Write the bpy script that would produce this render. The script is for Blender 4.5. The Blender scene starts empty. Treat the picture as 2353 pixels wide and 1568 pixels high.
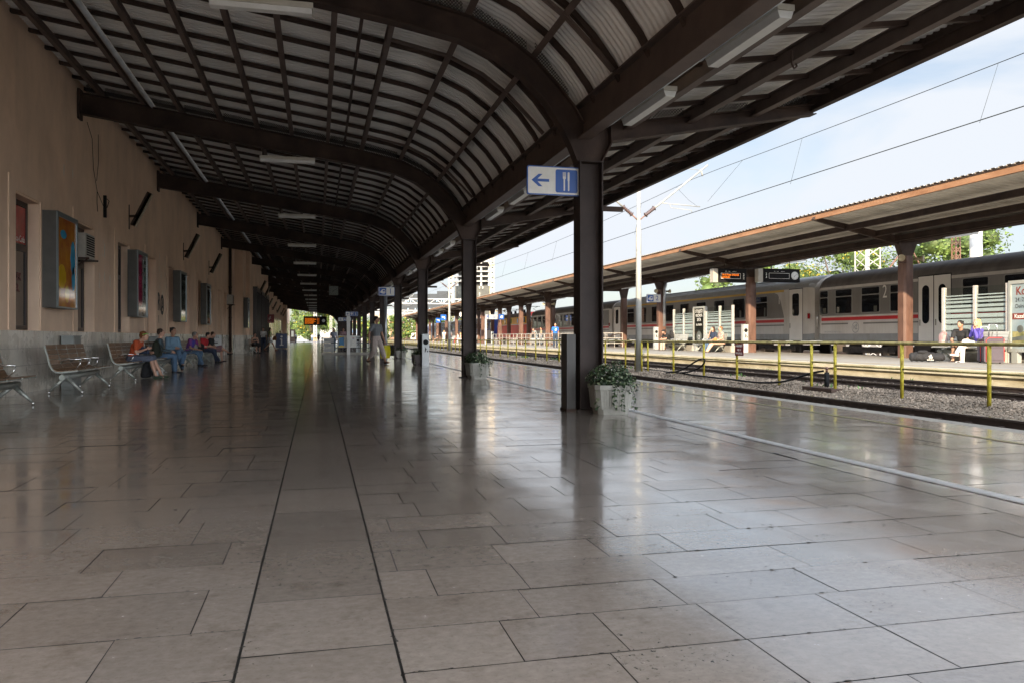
import bpy, bmesh, math, random
from mathutils import Vector, Matrix, noise
R=math.radians; PI=math.pi
rnd=random.Random(7)
sc=bpy.context.scene
# ---------------------------------------------------------------- camera
cam=bpy.data.objects.new('camera',bpy.data.cameras.new('camera')); sc.collection.objects.link(cam); sc.camera=cam
cam.data.sensor_width=36; cam.data.lens=36*1830/2352
YAW=math.atan(447/1830)
cam.location=(0,0,1.05); cam.rotation_euler=(R(90),0,-YAW)
cam.data.shift_y=-10/2352
cam.data.clip_start=.05; cam.data.clip_end=5000
sc.render.resolution_x=1024; sc.render.resolution_y=682
# ---------------------------------------------------------------- world
SUN=Vector((-.405,-.914,0)).normalized(); EL=R(16)
SD=Vector((SUN.x*math.cos(EL),SUN.y*math.cos(EL),math.sin(EL)))
w=bpy.data.worlds.new('World'); sc.world=w; w.use_nodes=True
nt=w.node_tree; nt.nodes.clear()
def N(nt,t,**k):
    n=nt.nodes.new(t)
    for a,b in k.items():
        if a.startswith('i_'):
            key=a[2:]; key=int(key) if key.isdigit() else key.replace('_',' ')
            n.inputs[key].default_value=b
        else: setattr(n,a,b)
    return n
out=N(nt,'ShaderNodeOutputWorld'); bg=N(nt,'ShaderNodeBackground')
sky=N(nt,'ShaderNodeTexSky',sky_type='NISHITA',sun_disc=False,sun_elevation=EL,sun_rotation=math.atan2(SD.x,SD.y),altitude=120,air_density=1.1,dust_density=1.2,ozone_density=1.5)
tc=N(nt,'ShaderNodeTexCoord'); mp=N(nt,'ShaderNodeMapping'); mp.inputs['Scale'].default_value=(1.0,1.0,3.2); mp.inputs['Rotation'].default_value=(0,0,R(20))
n1=N(nt,'ShaderNodeTexNoise',i_Scale=1.7,i_Detail=7.0,i_Roughness=.52,i_Distortion=.5)
cr=N(nt,'ShaderNodeValToRGB'); cr.color_ramp.elements[0].position=.37; cr.color_ramp.elements[1].position=.60
cr.color_ramp.elements[0].color=(.10,.10,.10,1); cr.color_ramp.elements[1].color=(1,1,1,1)
mx=N(nt,'ShaderNodeMixRGB'); mx.inputs[2].default_value=(8.6,8.9,9.3,1)
L=nt.links.new
L(tc.outputs['Generated'],mp.inputs['Vector']); L(mp.outputs[0],n1.inputs['Vector']); L(n1.outputs['Fac'],cr.inputs[0])
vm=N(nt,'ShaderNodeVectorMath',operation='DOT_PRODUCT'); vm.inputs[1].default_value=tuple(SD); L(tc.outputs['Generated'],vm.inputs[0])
mr=N(nt,'ShaderNodeMapRange',i_1=-.15,i_2=.9,i_3=1.0,i_4=10.5); L(vm.outputs['Value'],mr.inputs[0])   # clouds boosted towards the sun, out of view, to brighten the dark hall
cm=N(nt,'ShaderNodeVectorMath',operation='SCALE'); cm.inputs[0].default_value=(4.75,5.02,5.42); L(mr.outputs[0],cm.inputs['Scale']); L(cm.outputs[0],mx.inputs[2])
sk_=N(nt,'ShaderNodeVectorMath',operation='MULTIPLY'); sk_.inputs[1].default_value=(.80,.84,.90); L(sky.outputs[0],sk_.inputs[0])
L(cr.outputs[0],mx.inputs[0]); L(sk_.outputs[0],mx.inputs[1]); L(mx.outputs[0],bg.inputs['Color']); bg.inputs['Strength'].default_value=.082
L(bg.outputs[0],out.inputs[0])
# ---------------------------------------------------------------- sun
sl=bpy.data.lights.new('sun','SUN'); sl.energy=5.0; sl.angle=R(.5); sl.color=(1,.80,.56)
so=bpy.data.objects.new('sun',sl); sc.collection.objects.link(so); so.rotation_euler=SD.to_track_quat('Z','Y').to_euler(); so.location=(-20,-40,30)
sc.view_settings.view_transform='Standard'; sc.view_settings.look='None'; sc.view_settings.gamma=1; sc.view_settings.exposure=1.17
sc.render.engine='CYCLES'
try: sc.cycles.max_bounces=10; sc.cycles.diffuse_bounces=5; sc.cycles.glossy_bounces=4; sc.cycles.transparent_max_bounces=12
except Exception: pass
# ---------------------------------------------------------------- helpers
C=sc.collection
TS=bpy.data.scenes.new('workbench')
def evalmesh(o):
    TS.collection.objects.link(o); vl=TS.view_layers[0]; vl.update(); me=bpy.data.meshes.new_from_object(o.evaluated_get(vl.depsgraph)); bpy.data.objects.remove(o); return me
MATS={}
def rough_noise(nt,tcout,scale,detail=4,rough=.55):
    n=N(nt,'ShaderNodeTexNoise',i_Scale=scale,i_Detail=detail,i_Roughness=rough); L_=nt.links.new; L_(tcout,n.inputs['Vector']); return n
def M(name,col,rough=.6,met=0,var=.12,scale=2.5,bump=0,bscale=60,col2=None,stretch=None,spec=None,rvar=0,emit=None,alpha=None,coat=0,island=0):
    if name in MATS: return MATS[name]
    m=bpy.data.materials.new(name); MATS[name]=m; m.use_nodes=True; nt=m.node_tree; L_=nt.links.new
    b=nt.nodes['Principled BSDF']; b.inputs['Roughness'].default_value=rough; b.inputs['Metallic'].default_value=met
    if spec is not None: b.inputs['Specular IOR Level'].default_value=spec
    if coat: b.inputs['Coat Weight'].default_value=coat
    tc=N(nt,'ShaderNodeTexCoord'); v=tc.outputs['Object']
    if stretch:
        mp=N(nt,'ShaderNodeMapping'); mp.inputs['Scale'].default_value=stretch; L_(v,mp.inputs['Vector']); v=mp.outputs[0]
    n=rough_noise(nt,v,scale,5,.6); cr=N(nt,'ShaderNodeValToRGB'); cr.color_ramp.elements[0].position=.3; cr.color_ramp.elements[1].position=.72
    c2=col2 or tuple(min(1,c*(1+var)) for c in col)
    cr.color_ramp.elements[0].color=(*[c*(1-var) for c in col],1); cr.color_ramp.elements[1].color=(*c2,1)
    L_(n.outputs['Fac'],cr.inputs[0]); co=cr.outputs[0]
    if island:
        g=N(nt,'ShaderNodeNewGeometry'); hs=N(nt,'ShaderNodeHueSaturation'); mr=N(nt,'ShaderNodeMapRange'); mr.inputs['To Min'].default_value=1-island; mr.inputs['To Max'].default_value=1+island
        L_(g.outputs['Random Per Island'],mr.inputs['Value']); L_(mr.outputs[0],hs.inputs['Value']); L_(co,hs.inputs['Color']); co=hs.outputs[0]
    L_(co,b.inputs['Base Color'])
    if rvar:
        mr=N(nt,'ShaderNodeMapRange'); mr.inputs['To Min'].default_value=max(.02,rough-rvar); mr.inputs['To Max'].default_value=rough+rvar
        L_(n.outputs['Fac'],mr.inputs['Value']); L_(mr.outputs[0],b.inputs['Roughness'])
    if bump:
        nb=rough_noise(nt,v,bscale,3); bp=N(nt,'ShaderNodeBump'); bp.inputs['Strength'].default_value=min(1,bump); bp.inputs['Distance'].default_value=.01*max(1,bump)
        L_(nb.outputs['Fac'],bp.inputs['Height']); L_(bp.outputs[0],b.inputs['Normal'])
    if emit: b.inputs['Emission Color'].default_value=(*col,1); b.inputs['Emission Strength'].default_value=emit
    return m
def glass(name,col=(.01,.012,.015),rough=.04,spec=.6):
    if name in MATS: return MATS[name]
    m=bpy.data.materials.new(name); MATS[name]=m; m.use_nodes=True; b=m.node_tree.nodes['Principled BSDF']
    b.inputs['Base Color'].default_value=(*col,1); b.inputs['Roughness'].default_value=rough; b.inputs['Specular IOR Level'].default_value=spec
    return m
def clear_glass(name,tint=(.9,.95,.93),t=.8):
    if name in MATS: return MATS[name]
    m=bpy.data.materials.new(name); MATS[name]=m; m.use_nodes=True; nt=m.node_tree; b=nt.nodes['Principled BSDF']
    b.inputs['Base Color'].default_value=(.02,.025,.025,1); b.inputs['Roughness'].default_value=.03
    tr=N(nt,'ShaderNodeBsdfTransparent'); tr.inputs[0].default_value=(*tint,1); mx=N(nt,'ShaderNodeMixShader'); mx.inputs[0].default_value=1-t
    nt.links.new(tr.outputs[0],mx.inputs[1]); nt.links.new(b.outputs[0],mx.inputs[2]); nt.links.new(mx.outputs[0],nt.nodes['Material Output'].inputs[0]); return m
def tag(o,label=None,cat=None,group=None,kind=None):
    if label: o['label']=label
    if cat: o['category']=cat
    if group: o['group']=group
    if kind: o['kind']=kind
    return o
def T(name,label,cat,loc=(0,0,0),rz=0,group=None):
    o=bpy.data.objects.new(name,None); C.objects.link(o); o.location=loc; o.rotation_euler=(0,0,rz); o.empty_display_size=.2
    return tag(o,label,cat,group)
def rootmat(p):
    while p.parent: p=p.parent
    return Matrix.Translation(p.location)@Matrix.Rotation(p.rotation_euler[2],4,'Z')
class MB:
    def __init__(s): s.v=[]; s.f=[]; s.mi=[]; s.m=0; s.sm=False; s.smf=[]
    def add(s,vs,fs,mi=None):
        b=len(s.v); s.v+= [tuple(p) for p in vs]
        for f in fs: s.f.append(tuple(b+i for i in f)); s.mi.append(s.m if mi is None else mi); s.smf.append(s.sm)
        return s
    def box(s,x0,y0,z0,x1,y1,z1,mi=None):
        return s.add([(x0,y0,z0),(x1,y0,z0),(x1,y1,z0),(x0,y1,z0),(x0,y0,z1),(x1,y0,z1),(x1,y1,z1),(x0,y1,z1)],
          [(0,3,2,1),(4,5,6,7),(0,1,5,4),(1,2,6,5),(2,3,7,6),(3,0,4,7)],mi)
    def quad(s,a,b,c,d,mi=None): return s.add([a,b,c,d],[(0,1,2,3)],mi)
    def bar(s,p,q,wd,h,mi=None,up=(0,0,1)):
        p=Vector(p); q=Vector(q); d=(q-p).normalized(); u=Vector(up)
        if abs(d.dot(u))>.98: u=Vector((1,0,0))
        sx=d.cross(u).normalized()*wd/2; sz=sx.cross(d).normalized()*h/2
        vs=[e+a*sx+b*sz for e in (p,q) for a,b in ((-1,-1),(1,-1),(1,1),(-1,1))]
        return s.add(vs,[(0,1,2,3),(7,6,5,4),(0,4,5,1),(1,5,6,2),(2,6,7,3),(3,7,4,0)],mi)
    def tube(s,pts,r,n=8,mi=None,cap=True,close=False):
        pts=[Vector(p) for p in pts]; k=len(pts); rr=r if hasattr(r,'__len__') else [r]*k
        vs=[]; u=None
        for i,p in enumerate(pts):
            d=(pts[min(i+1,k-1)]-pts[max(i-1,0)]).normalized()
            if u is None:
                u=d.cross(Vector((0,0,1)) if abs(d.z)<.9 else Vector((1,0,0))).normalized()
            else:
                u=(u-d*u.dot(d)); u=u.normalized() if u.length>1e-6 else d.orthogonal().normalized()
            v=d.cross(u)
            vs+=[p+(u*math.cos(2*PI*j/n)+v*math.sin(2*PI*j/n))*rr[i] for j in range(n)]
        fs=[(i*n+j,i*n+(j+1)%n,(i+1)*n+(j+1)%n,(i+1)*n+j) for i in range(k-1) for j in range(n)]
        o=s.sm; s.sm=True; s.add(vs,fs,mi); s.sm=o
        if cap:
            b=len(s.v)-k*n
            s.f.append(tuple(b+j for j in range(n))[::-1]); s.mi.append(s.m if mi is None else mi); s.smf.append(False)
            s.f.append(tuple(b+(k-1)*n+j for j in range(n))); s.mi.append(s.m if mi is None else mi); s.smf.append(False)
        return s
    def prism(s,poly,axis,a,b,mi=None):
        # poly in 2D; axis 'x' -> (y,z) ; 'y' -> (x,z) ; 'z' -> (x,y)
        def P(p,t): return {'x':(t,p[0],p[1]),'y':(p[0],t,p[1]),'z':(p[0],p[1],t)}[axis]
        n=len(poly); vs=[P(p,a) for p in poly]+[P(p,b) for p in poly]
        fs=[tuple(range(n))[::-1],tuple(range(n,2*n))]+[(i,(i+1)%n,n+(i+1)%n,n+i) for i in range(n)]
        return s.add(vs,fs,mi)
    def strip(s,line,axis,a,b,th,mi=None):
        # thick band following a 2D polyline, extruded from a to b on axis
        pts=[Vector(p) for p in line]; k=len(pts); up=[];dn=[]
        for i,p in enumerate(pts):
            d=(pts[min(i+1,k-1)]-pts[max(i-1,0)]).normalized(); nn=Vector((-d.y,d.x))
            up.append(p+nn*th/2); dn.append(p-nn*th/2)
        def P(p,t): return {'x':(t,p[0],p[1]),'y':(p[0],t,p[1]),'z':(p[0],p[1],t)}[axis]
        for i in range(k-1):
            q=[dn[i],dn[i+1],up[i+1],up[i]]; vs=[P(p,a) for p in q]+[P(p,b) for p in q]
            fs=[(0,1,2,3),(7,6,5,4),(0,4,5,1),(2,6,7,3)]
            if i==0: fs.append((3,7,4,0))
            if i==k-2: fs.append((1,5,6,2))
            s.add(vs,fs,mi)
        return s
    def ball(s,c,r,n=10,m=7,mi=None,sc=(1,1,1),rot=None):
        vs=[];c=Vector(c)
        for i in range(m+1):
            a=PI*i/m
            for j in range(n):
                b=2*PI*j/n; p=Vector((math.sin(a)*math.cos(b)*sc[0]*r,math.sin(a)*math.sin(b)*sc[1]*r,math.cos(a)*sc[2]*r))
                if rot: p=rot@p
                vs.append(c+p)
        fs=[(i*n+j,(i+1)*n+j,(i+1)*n+(j+1)%n,i*n+(j+1)%n) for i in range(m) for j in range(n)]
        o=s.sm; s.sm=True; s.add(vs,fs,mi); s.sm=o; return s
    def lathe(s,prof,c,n=16,mi=None):
        vs=[(c[0]+r*math.cos(2*PI*j/n),c[1]+r*math.sin(2*PI*j/n),c[2]+z) for r,z in prof for j in range(n)]
        k=len(prof); o=s.sm; s.sm=True
        s.add(vs,[(i*n+j,i*n+(j+1)%n,(i+1)*n+(j+1)%n,(i+1)*n+j) for i in range(k-1) for j in range(n)],mi); s.sm=o
        return s
    def ibeam(s,p,q,h,wd,t=.012,mi=None,up=(0,0,1)):
        p=Vector(p);q=Vector(q); d=(q-p).normalized(); u=Vector(up); sx=d.cross(u).normalized(); sz=sx.cross(d)
        s.bar(p,q,t*.8,h-2*t-.004,mi,up); o=sz*(h/2-t/2); s.bar(p+o,q+o,wd,t,mi,up); s.bar(p-o,q-o,wd,t,mi,up); return s
    def xf(s,mat): s.v=[tuple(mat@Vector(p)) for p in s.v]; return s
    def build(s,name,mats,parent=None,world=True,recalc=False):
        me=bpy.data.meshes.new(name)
        vs=s.v
        if parent is not None and world:
            inv=rootmat(parent).inverted(); vs=[tuple(inv@Vector(p)) for p in vs]
        me.from_pydata(vs,[],s.f)
        if not isinstance(mats,(list,tuple)): mats=[mats]
        for m in mats: me.materials.append(m)
        if len(mats)>1: me.polygons.foreach_set('material_index',s.mi)
        me.polygons.foreach_set('use_smooth',s.smf)
        if recalc:
            bm=bmesh.new(); bm.from_mesh(me); bmesh.ops.recalc_face_normals(bm,faces=bm.faces); bm.to_mesh(me); bm.free()
        me.update()
        o=bpy.data.objects.new(name,me); C.objects.link(o)
        if parent is not None: o.parent=parent
        return o
def S(name,mb,mats,kind='structure'): return tag(mb.build(name,mats),kind=kind)
def thing1(name,mb,mats,label,cat,group=None): return tag(mb.build(name,mats),label,cat,group)
def children(o): return [c for c in bpy.data.objects if c.parent==o]
def dup(root,loc,rz,label=None):
    r=root.copy(); C.objects.link(r); r.location=loc; r.rotation_euler=(0,0,rz)
    if label: r['label']=label
    for ch in children(root):
        c=ch.copy(); C.objects.link(c); c.parent=r
        for g in children(ch):
            d=g.copy(); C.objects.link(d); d.parent=c
    return r
def text(s,size,origin,right,up,mat,name='lettering',parent=None,depth=.002,align='CENTER',world=True,bold=0,sx=1):
    cu=bpy.data.curves.new('t','FONT'); cu.body=s; cu.size=size; cu.extrude=depth; cu.align_x=align; cu.align_y='CENTER'; cu.offset=bold; cu.resolution_u=3
    to=bpy.data.objects.new('t',cu); me=evalmesh(to); bpy.data.curves.remove(cu)
    r=Vector(right).normalized(); u=Vector(up).normalized(); n=r.cross(u); mt=Matrix(((r.x*sx,u.x,n.x,origin[0]),(r.y*sx,u.y,n.y,origin[1]),(r.z*sx,u.z,n.z,origin[2]),(0,0,0,1)))
    me.transform(mt)
    if parent is not None and world: me.transform(rootmat(parent).inverted())
    me.name=name; me.materials.clear(); me.materials.append(mat)
    o=bpy.data.objects.new(name,me); C.objects.link(o)
    if parent is not None: o.parent=parent
    return o
class Pl:
    """a flat sign plane: local (u right, v up) -> world"""
    def __init__(s,o,r,n): s.o=Vector(o); s.r=Vector(r).normalized(); s.n=Vector(n).normalized(); s.u=Vector((0,0,1))
    def p(s,u,v,d=0): return s.o+s.r*u+s.u*v+s.n*d
    def rect(s,mb,u0,v0,u1,v1,d0,d1,mi=None):
        vs=[s.p(u,v,d) for d in (d0,d1) for u,v in ((u0,v0),(u1,v0),(u1,v1),(u0,v1))]
        return mb.add(vs,[(0,3,2,1),(4,5,6,7),(0,1,5,4),(1,2,6,5),(2,3,7,6),(3,0,4,7)],mi)
    def poly(s,mb,pts,d0,d1,mi=None):
        n=len(pts); vs=[s.p(u,v,d0) for u,v in pts]+[s.p(u,v,d1) for u,v in pts]
        return mb.add(vs,[tuple(range(n))[::-1],tuple(range(n,2*n))]+[(i,(i+1)%n,n+(i+1)%n,n+i) for i in range(n)],mi)
    def rrect(s,mb,u0,v0,u1,v1,r,d0,d1,mi=None):
        pts=[]
        for cx,cy,a in ((u1-r,v1-r,0),(u0+r,v1-r,90),(u0+r,v0+r,180),(u1-r,v0+r,270)):
            for k in range(5): t=R(a+k*22.5); pts.append((cx+r*math.cos(t),cy+r*math.sin(t)))
        return s.poly(mb,pts,d0,d1,mi)
    def disc(s,mb,u,v,r,d0,d1,mi=None,n=24): return s.poly(mb,[(u+r*math.cos(2*PI*i/n),v+r*math.sin(2*PI*i/n)) for i in range(n)],d0,d1,mi)
def streaks(m,amt,sc_,stretch,lo=.45,hi=.75,tint=(.55,.5,.45)):
    nt=m.node_tree; b=nt.nodes['Principled BSDF']; src=b.inputs['Base Color'].links[0].from_socket; tc=N(nt,'ShaderNodeTexCoord'); mp=N(nt,'ShaderNodeMapping'); mp.inputs['Scale'].default_value=stretch; nz=N(nt,'ShaderNodeTexNoise',i_Scale=sc_,i_Detail=6.0,i_Roughness=.65)
    r_=N(nt,'ShaderNodeMapRange',i_1=lo,i_2=hi,i_3=0.0,i_4=amt); mm=N(nt,'ShaderNodeMixRGB',blend_type='MULTIPLY'); mm.inputs[2].default_value=(*tint,1); L_=nt.links.new
    L_(tc.outputs['Object'],mp.inputs['Vector']); L_(mp.outputs[0],nz.inputs['Vector']); L_(nz.outputs['Fac'],r_.inputs[0]); L_(r_.outputs[0],mm.inputs[0]); L_(src,mm.inputs[1]); L_(mm.outputs[0],b.inputs['Base Color']); return nz
# ---------------------------------------------------------------- materials
steel=M('brown_painted_steel',(.050,.033,.027),.65,0,.4,1.6,.25,90,spec=.25,col2=(.085,.055,.042))
streaks(steel,.6,1.1,(1,1,1),.5,.68,(.45,.4,.38)); steel_l=M('brown_purlin_paint',(.10,.07,.057),.6,0,.3,2,.2,90)
steel2=M('rusty_brown_paint',(.12,.06,.04),.55,0,.35,1.5,.3,60,col2=(.24,.12,.075))
sheet=M('corrugated_sheet',(.68,.66,.62),.5,.0,.18,1.2,.1,30,stretch=(.4,3,1))
sheet2=M('canopy_sheet_dark',(.56,.52,.45),.55,0,.2,1.2)
galv=M('galvanised_metal',(.42,.44,.46),.38,.7,.2,4)
chrome=M('polished_metal',(.62,.62,.6),.18,1,.1,6)
alu=M('grey_cast_aluminium',(.30,.315,.285),.42,.5,.12,5)
white_p=M('white_paint',(.72,.72,.69),.5,0,.1,3)
offw=M('pale_plastic',(.55,.53,.46),.4,0,.15,5)
black=M('black_plastic',(.010,.010,.011),.7,0,.2,6,spec=.15)
stucco=M('salmon_stucco',(.72,.53,.385),.9,0,.13,.9,.35,120,stretch=(1,1,.6))
dado_m=M('pale_stone_dado',(.64,.60,.52),.28,0,.16,1.6,.05,12,rvar=.1)
streaks(stucco,.26,1.6,(1,1,.22)); streaks(stucco,.35,.8,(1,1,1),.5,.7,(.7,.62,.55)); streaks(dado_m,.7,2.0,(1,1.2,.25),.48,.7,(.5,.46,.4)); streaks(dado_m,.6,9.0,(1,1,1),.55,.75,(.45,.42,.38))
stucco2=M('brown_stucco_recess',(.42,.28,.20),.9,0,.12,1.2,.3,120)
wood=M('slatted_brown_wood',(.19,.11,.06),.42,0,.28,7,.1,50,stretch=(6,1,6),island=.25)
yellow=M('yellow_fence_paint',(.30,.24,.02),.55,0,.3,9,.2,70,col2=(.46,.39,.04),spec=.3)
yrust=M('worn_top_rail_paint',(.22,.17,.06),.55,0,.4,6,.2,70,col2=(.40,.34,.12))
conc=M('weathered_concrete',(.33,.31,.27),.85,0,.25,1.1,.5,25)
conc_y=M('mossy_platform_edge',(.40,.35,.22),.9,0,.3,1.6,.6,18,col2=(.50,.45,.33),stretch=(1,1,2.2))
asph=M('platform_asphalt',(.25,.235,.21),.9,0,.15,.8,.3,90)
blue_s=M('sign_blue',(.0,.07,.33),.35,0,.06,4); white_s=M('sign_white',(.66,.65,.60),.4,0,.1,6)
dark_g=glass('dark_window_glass'); cg=clear_glass('shelter_glass')
black_t=M('black_lettering',(.02,.02,.02),.6)
orange_e=M('amber_led',(1,.22,.01),.5,0,0,1,emit=.45)
lampm=M('lamp_diffuser',(.66,.66,.63),.3,0,.08,4)
# ================================================================ ground and tracks
FR=[11+9.4*i for i in range(-1,16)]            # canopy frames along the platform
g=MB(); g.quad((-1500,-400,-.62),(2500,-400,-.62),(2500,2800,-.62),(-1500,2800,-.62)); S('ground',g,M('dry_ground',(.17,.155,.12),.95,0,.3,.05,.4,3))
g=MB(); g.box(-30,165.3,-.3,7.7,420,-.004); S('forecourt_pavement',g,M('sunny_pavement',(.27,.26,.24),.8,0,.15,.4,.2,20))
# polished stone slabs
fm=M('polished_limestone_slabs',(.345,.295,.25),.24,0,.07,22,.03,7,col2=(.41,.355,.305),rvar=.08,island=.13,stretch=(1,1.3,1),spec=.8,coat=.75)
nt=fm.node_tree; bs=nt.nodes['Principled BSDF']; bs.inputs['Coat Roughness'].default_value=.12; bs.inputs['Coat IOR'].default_value=1.7
bs.inputs['Coat Weight'].default_value=.75
nz=streaks(fm,.42,.9,(1,1,1),.46,.66,(.60,.55,.50)); streaks(fm,.5,4.5,(1,1,1),.56,.70,(.55,.50,.45)); streaks(fm,.35,60.0,(1,1,1),.52,.72,(.5,.46,.42))
cw=N(nt,'ShaderNodeMapRange',i_1=.40,i_2=.66,i_3=1.0,i_4=.75); nt.links.new(nz.outputs['Fac'],cw.inputs[0]); nt.links.new(cw.outputs[0],bs.inputs['Coat Weight'])
cr2=N(nt,'ShaderNodeMapRange',i_1=.38,i_2=.68,i_3=.085,i_4=.19); n9=N(nt,'ShaderNodeTexNoise',i_Scale=2.6,i_Detail=5.0); t9=N(nt,'ShaderNodeTexCoord'); nt.links.new(t9.outputs['Object'],n9.inputs['Vector']); nt.links.new(n9.outputs['Fac'],cr2.inputs[0]); nt.links.new(cr2.outputs[0],bs.inputs['Coat Roughness'])
# dark pits and scuffs worn into the stone
tc=N(nt,'ShaderNodeTexCoord'); pn=N(nt,'ShaderNodeTexNoise',i_Scale=38.0,i_Detail=5.0,i_Roughness=.7); pn2=N(nt,'ShaderNodeTexNoise',i_Scale=1.3,i_Detail=3.0)
mth=N(nt,'ShaderNodeMath',operation='ADD'); mth2=N(nt,'ShaderNodeMath',operation='MULTIPLY'); mth2.inputs[1].default_value=.55
nt.links.new(tc.outputs['Object'],pn.inputs['Vector']); nt.links.new(tc.outputs['Object'],pn2.inputs['Vector'])
nt.links.new(pn2.outputs['Fac'],mth2.inputs[0]); nt.links.new(pn.outputs['Fac'],mth.inputs[0]); nt.links.new(mth2.outputs[0],mth.inputs[1])
pr=N(nt,'ShaderNodeValToRGB'); pr.color_ramp.elements[0].position=1.0; pr.color_ramp.elements[1].position=1.0
e=pr.color_ramp.elements; e[0].position=.955; e[0].color=(0,0,0,1); e[1].position=1.0; e[1].color=(1,1,1,1)
nt.links.new(mth.outputs[0],pr.inputs[0]); mm=N(nt,'ShaderNodeMixRGB'); mm.inputs[2].default_value=(.045,.04,.035,1)
src=bs.inputs['Base Color'].links[0].from_socket; nt.links.new(src,mm.inputs[1]); nt.links.new(pr.outputs[0],mm.inputs[0]); nt.links.new(mm.outputs[0],bs.inputs['Base Color'])
fl=MB(); fr=random.Random(3)
def slab(x0,x1,y0,y1,gx=.0022,gy=.0022,amp=.0011):
    a,b,c,d=[fr.uniform(-amp,amp)*(1 if y0<25 else .9) for _ in range(4)]
    d=a+c-b
    fl.quad((x0+gx,y0+gy,a),(x1-gx,y0+gy,b),(x1-gx,y1-gy,c),(x0+gx,y1-gy,d))
def courses(xa,xb,first,ymax,lmin,lmax,rows=(.36,.40,.43,.47,.52)):
    y=-12.0; ys=[]
    while y<first[0]-.01:
        ys.append(y); y+=.44
    ys[-1:]=[]; ys+=first; y=first[-1]
    while y<ymax: y+=fr.choice(rows); ys.append(y)
    for a,b in zip(ys,ys[1:]):
        x=xa-fr.uniform(0,.5)
        while x<xb-.02:
            l=fr.uniform(lmin,lmax); x1=min(x+l,xb)
            if xb-x1<.16: x1=xb
            slab(max(x,xa),x1,a,b) if x1>xa+.05 else None
            if a<12 and a>1.5:
                for _ in range(5):
                    px_=pit.uniform(max(x,xa),x1); r_=.003+.006*pit.random()**3; fl.add([(px_+2*r_*math.cos(6.283*j/6)*pit.uniform(.5,1),a+r_*math.sin(6.283*j/6)*pit.uniform(.4,1),.0023) for j in range(6)],[(0,1,2,3,4,5)],1)
            x=x1
pit=random.Random(21)
def pits(n,xa,xb,ya,yb,smax,spread):
    for _ in range(n):
        cx,cy=pit.uniform(xa,xb),pit.uniform(ya,yb)
        for _ in range(pit.randint(3,14)):
            x=cx+pit.gauss(0,spread); y=cy+pit.gauss(0,spread*.4); r_=smax*pit.random()**2.2+.0012; k=pit.randint(5,7); ph=pit.random()*6
            if not(-5.3<x<7.4): continue
            fl.add([(x+r_*1.5*pit.uniform(.6,1.1)*math.cos(ph+6.283*j/k),y+r_*pit.uniform(.5,1.1)*math.sin(ph+6.283*j/k),.0022) for j in range(k)],[tuple(range(k))],1)
pits(16,.3,4.0,2.3,7,.006,.05); pits(12,-2.4,.2,2.3,7,.005,.05); pits(50,-3,7,6,16,.010,.12); pits(22,1.2,3.2,2.2,4.5,.005,.08)
for x_,amp in ((-.25,.006),(.26,.007)):
    for _ in range(420):
        y_=2.1+28*pit.random()**1.8; r_=amp*pit.random()**1.5+.002; fl.add([(x_+pit.gauss(0,.004)+r_*math.cos(6.283*j/6)*pit.uniform(.5,1),y_+2.2*r_*math.sin(6.283*j/6)*pit.uniform(.6,1),.0023) for j in range(6)],[(0,1,2,3,4,5)],1)
courses(-5.4,-.252,[2.1,2.58,3.01,3.52,3.90,4.31,4.81,5.2],164.6,.55,.78)
courses(.262,4.0,[2.12,2.50,2.88,3.22,3.60,3.95,4.33,4.68],164.6,.36,.74,(.33,.35,.38))
y=-12
while y<164: 
    l=fr.choice((.55,.62,.75,.9)); slab(-.247,.257,y,y+l); y+=l
courses(4.006,4.30,[2.2,3.1,4.0],164.6,.3,.31); courses(4.46,7.48,[2.1,2.45,2.8,3.2],164.6,.5,.95,(.36,.38,.42))
S('platform_floor',fl,[fm,M('pitted_stone_dirt',(.05,.043,.036),.85,0,.4,30)])
g=MB(); g.box(-5.7,-40,-.5,7.7,165.3,-.006); S('platform_bed',g,M('dark_joint_mortar',(.028,.026,.024),.9,0,.3,8))
g=MB()
y=2.0
while y<164:
    l=fr.uniform(.9,1.3); g.strip([(4.32,.0),(4.34,.007),(4.38,.010),(4.42,.007),(4.44,.0)],'y',y+.003,y+l-.003,.006); y+=l
S('white_edge_strip',g,M('worn_white_stone',(.70,.70,.69),.45,0,.2,7,.2,30,col2=(.80,.80,.79)))
ym=M('faded_yellow_line',(.26,.235,.13),.3,0,.35,4,col2=(.36,.31,.10),stretch=(3,.6,1)); g=MB(); g.quad((6.71,0,.0042),(6.79,0,.0042),(6.79,164,.0042),(6.71,164,.0042)); S('platform_marking',g,ym)
g=MB(); y=-12
while y<165: g.box(7.485,y,-.5,7.76,y+1.99,-.001); y+=2.0
S('platform_kerb',g,conc)
# ballast bed
bm_=M('ballast_ground',(.11,.087,.066),.95,0,.45,9,1.0,45,col2=(.28,.23,.175))
def bz(x,y): 
    pts=[(7.7,-.38),(10.4,-.36),(10.75,-.27),(11.2,-.125),(12.1,-.10),(14.8,-.09)]
    for (a,za),(b,zb) in zip(pts,pts[1:]):
        if x<=b: return za+(zb-za)*(x-a)/(b-a)+.02*noise.noise((x*1.3,y*1.3,0))-.0013*max(0,y-15)*.6*(1 if x>10.6 else .3)
    return -.1
g=MB(); nx=28; ny=440; xs=[7.7+i*7.1/nx for i in range(nx+1)]; ysb=[-4+i*.5 for i in range(ny+1)]
for y in ysb:
    for x in xs: g.v.append((x,y,bz(x,y)))
for j in range(ny):
    for i in range(nx): a=j*(nx+1)+i; g.f.append((a,a+1,a+nx+2,a+nx+1)); g.mi.append(0); g.smf.append(True)
S('ballast_bed',g,bm_)
g=MB(); g.quad((22.8,-60,-.17),(140,-60,-.17),(140,330,-.17),(22.8,330,-.17)); S('yard_ground',g,bm_)
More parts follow.
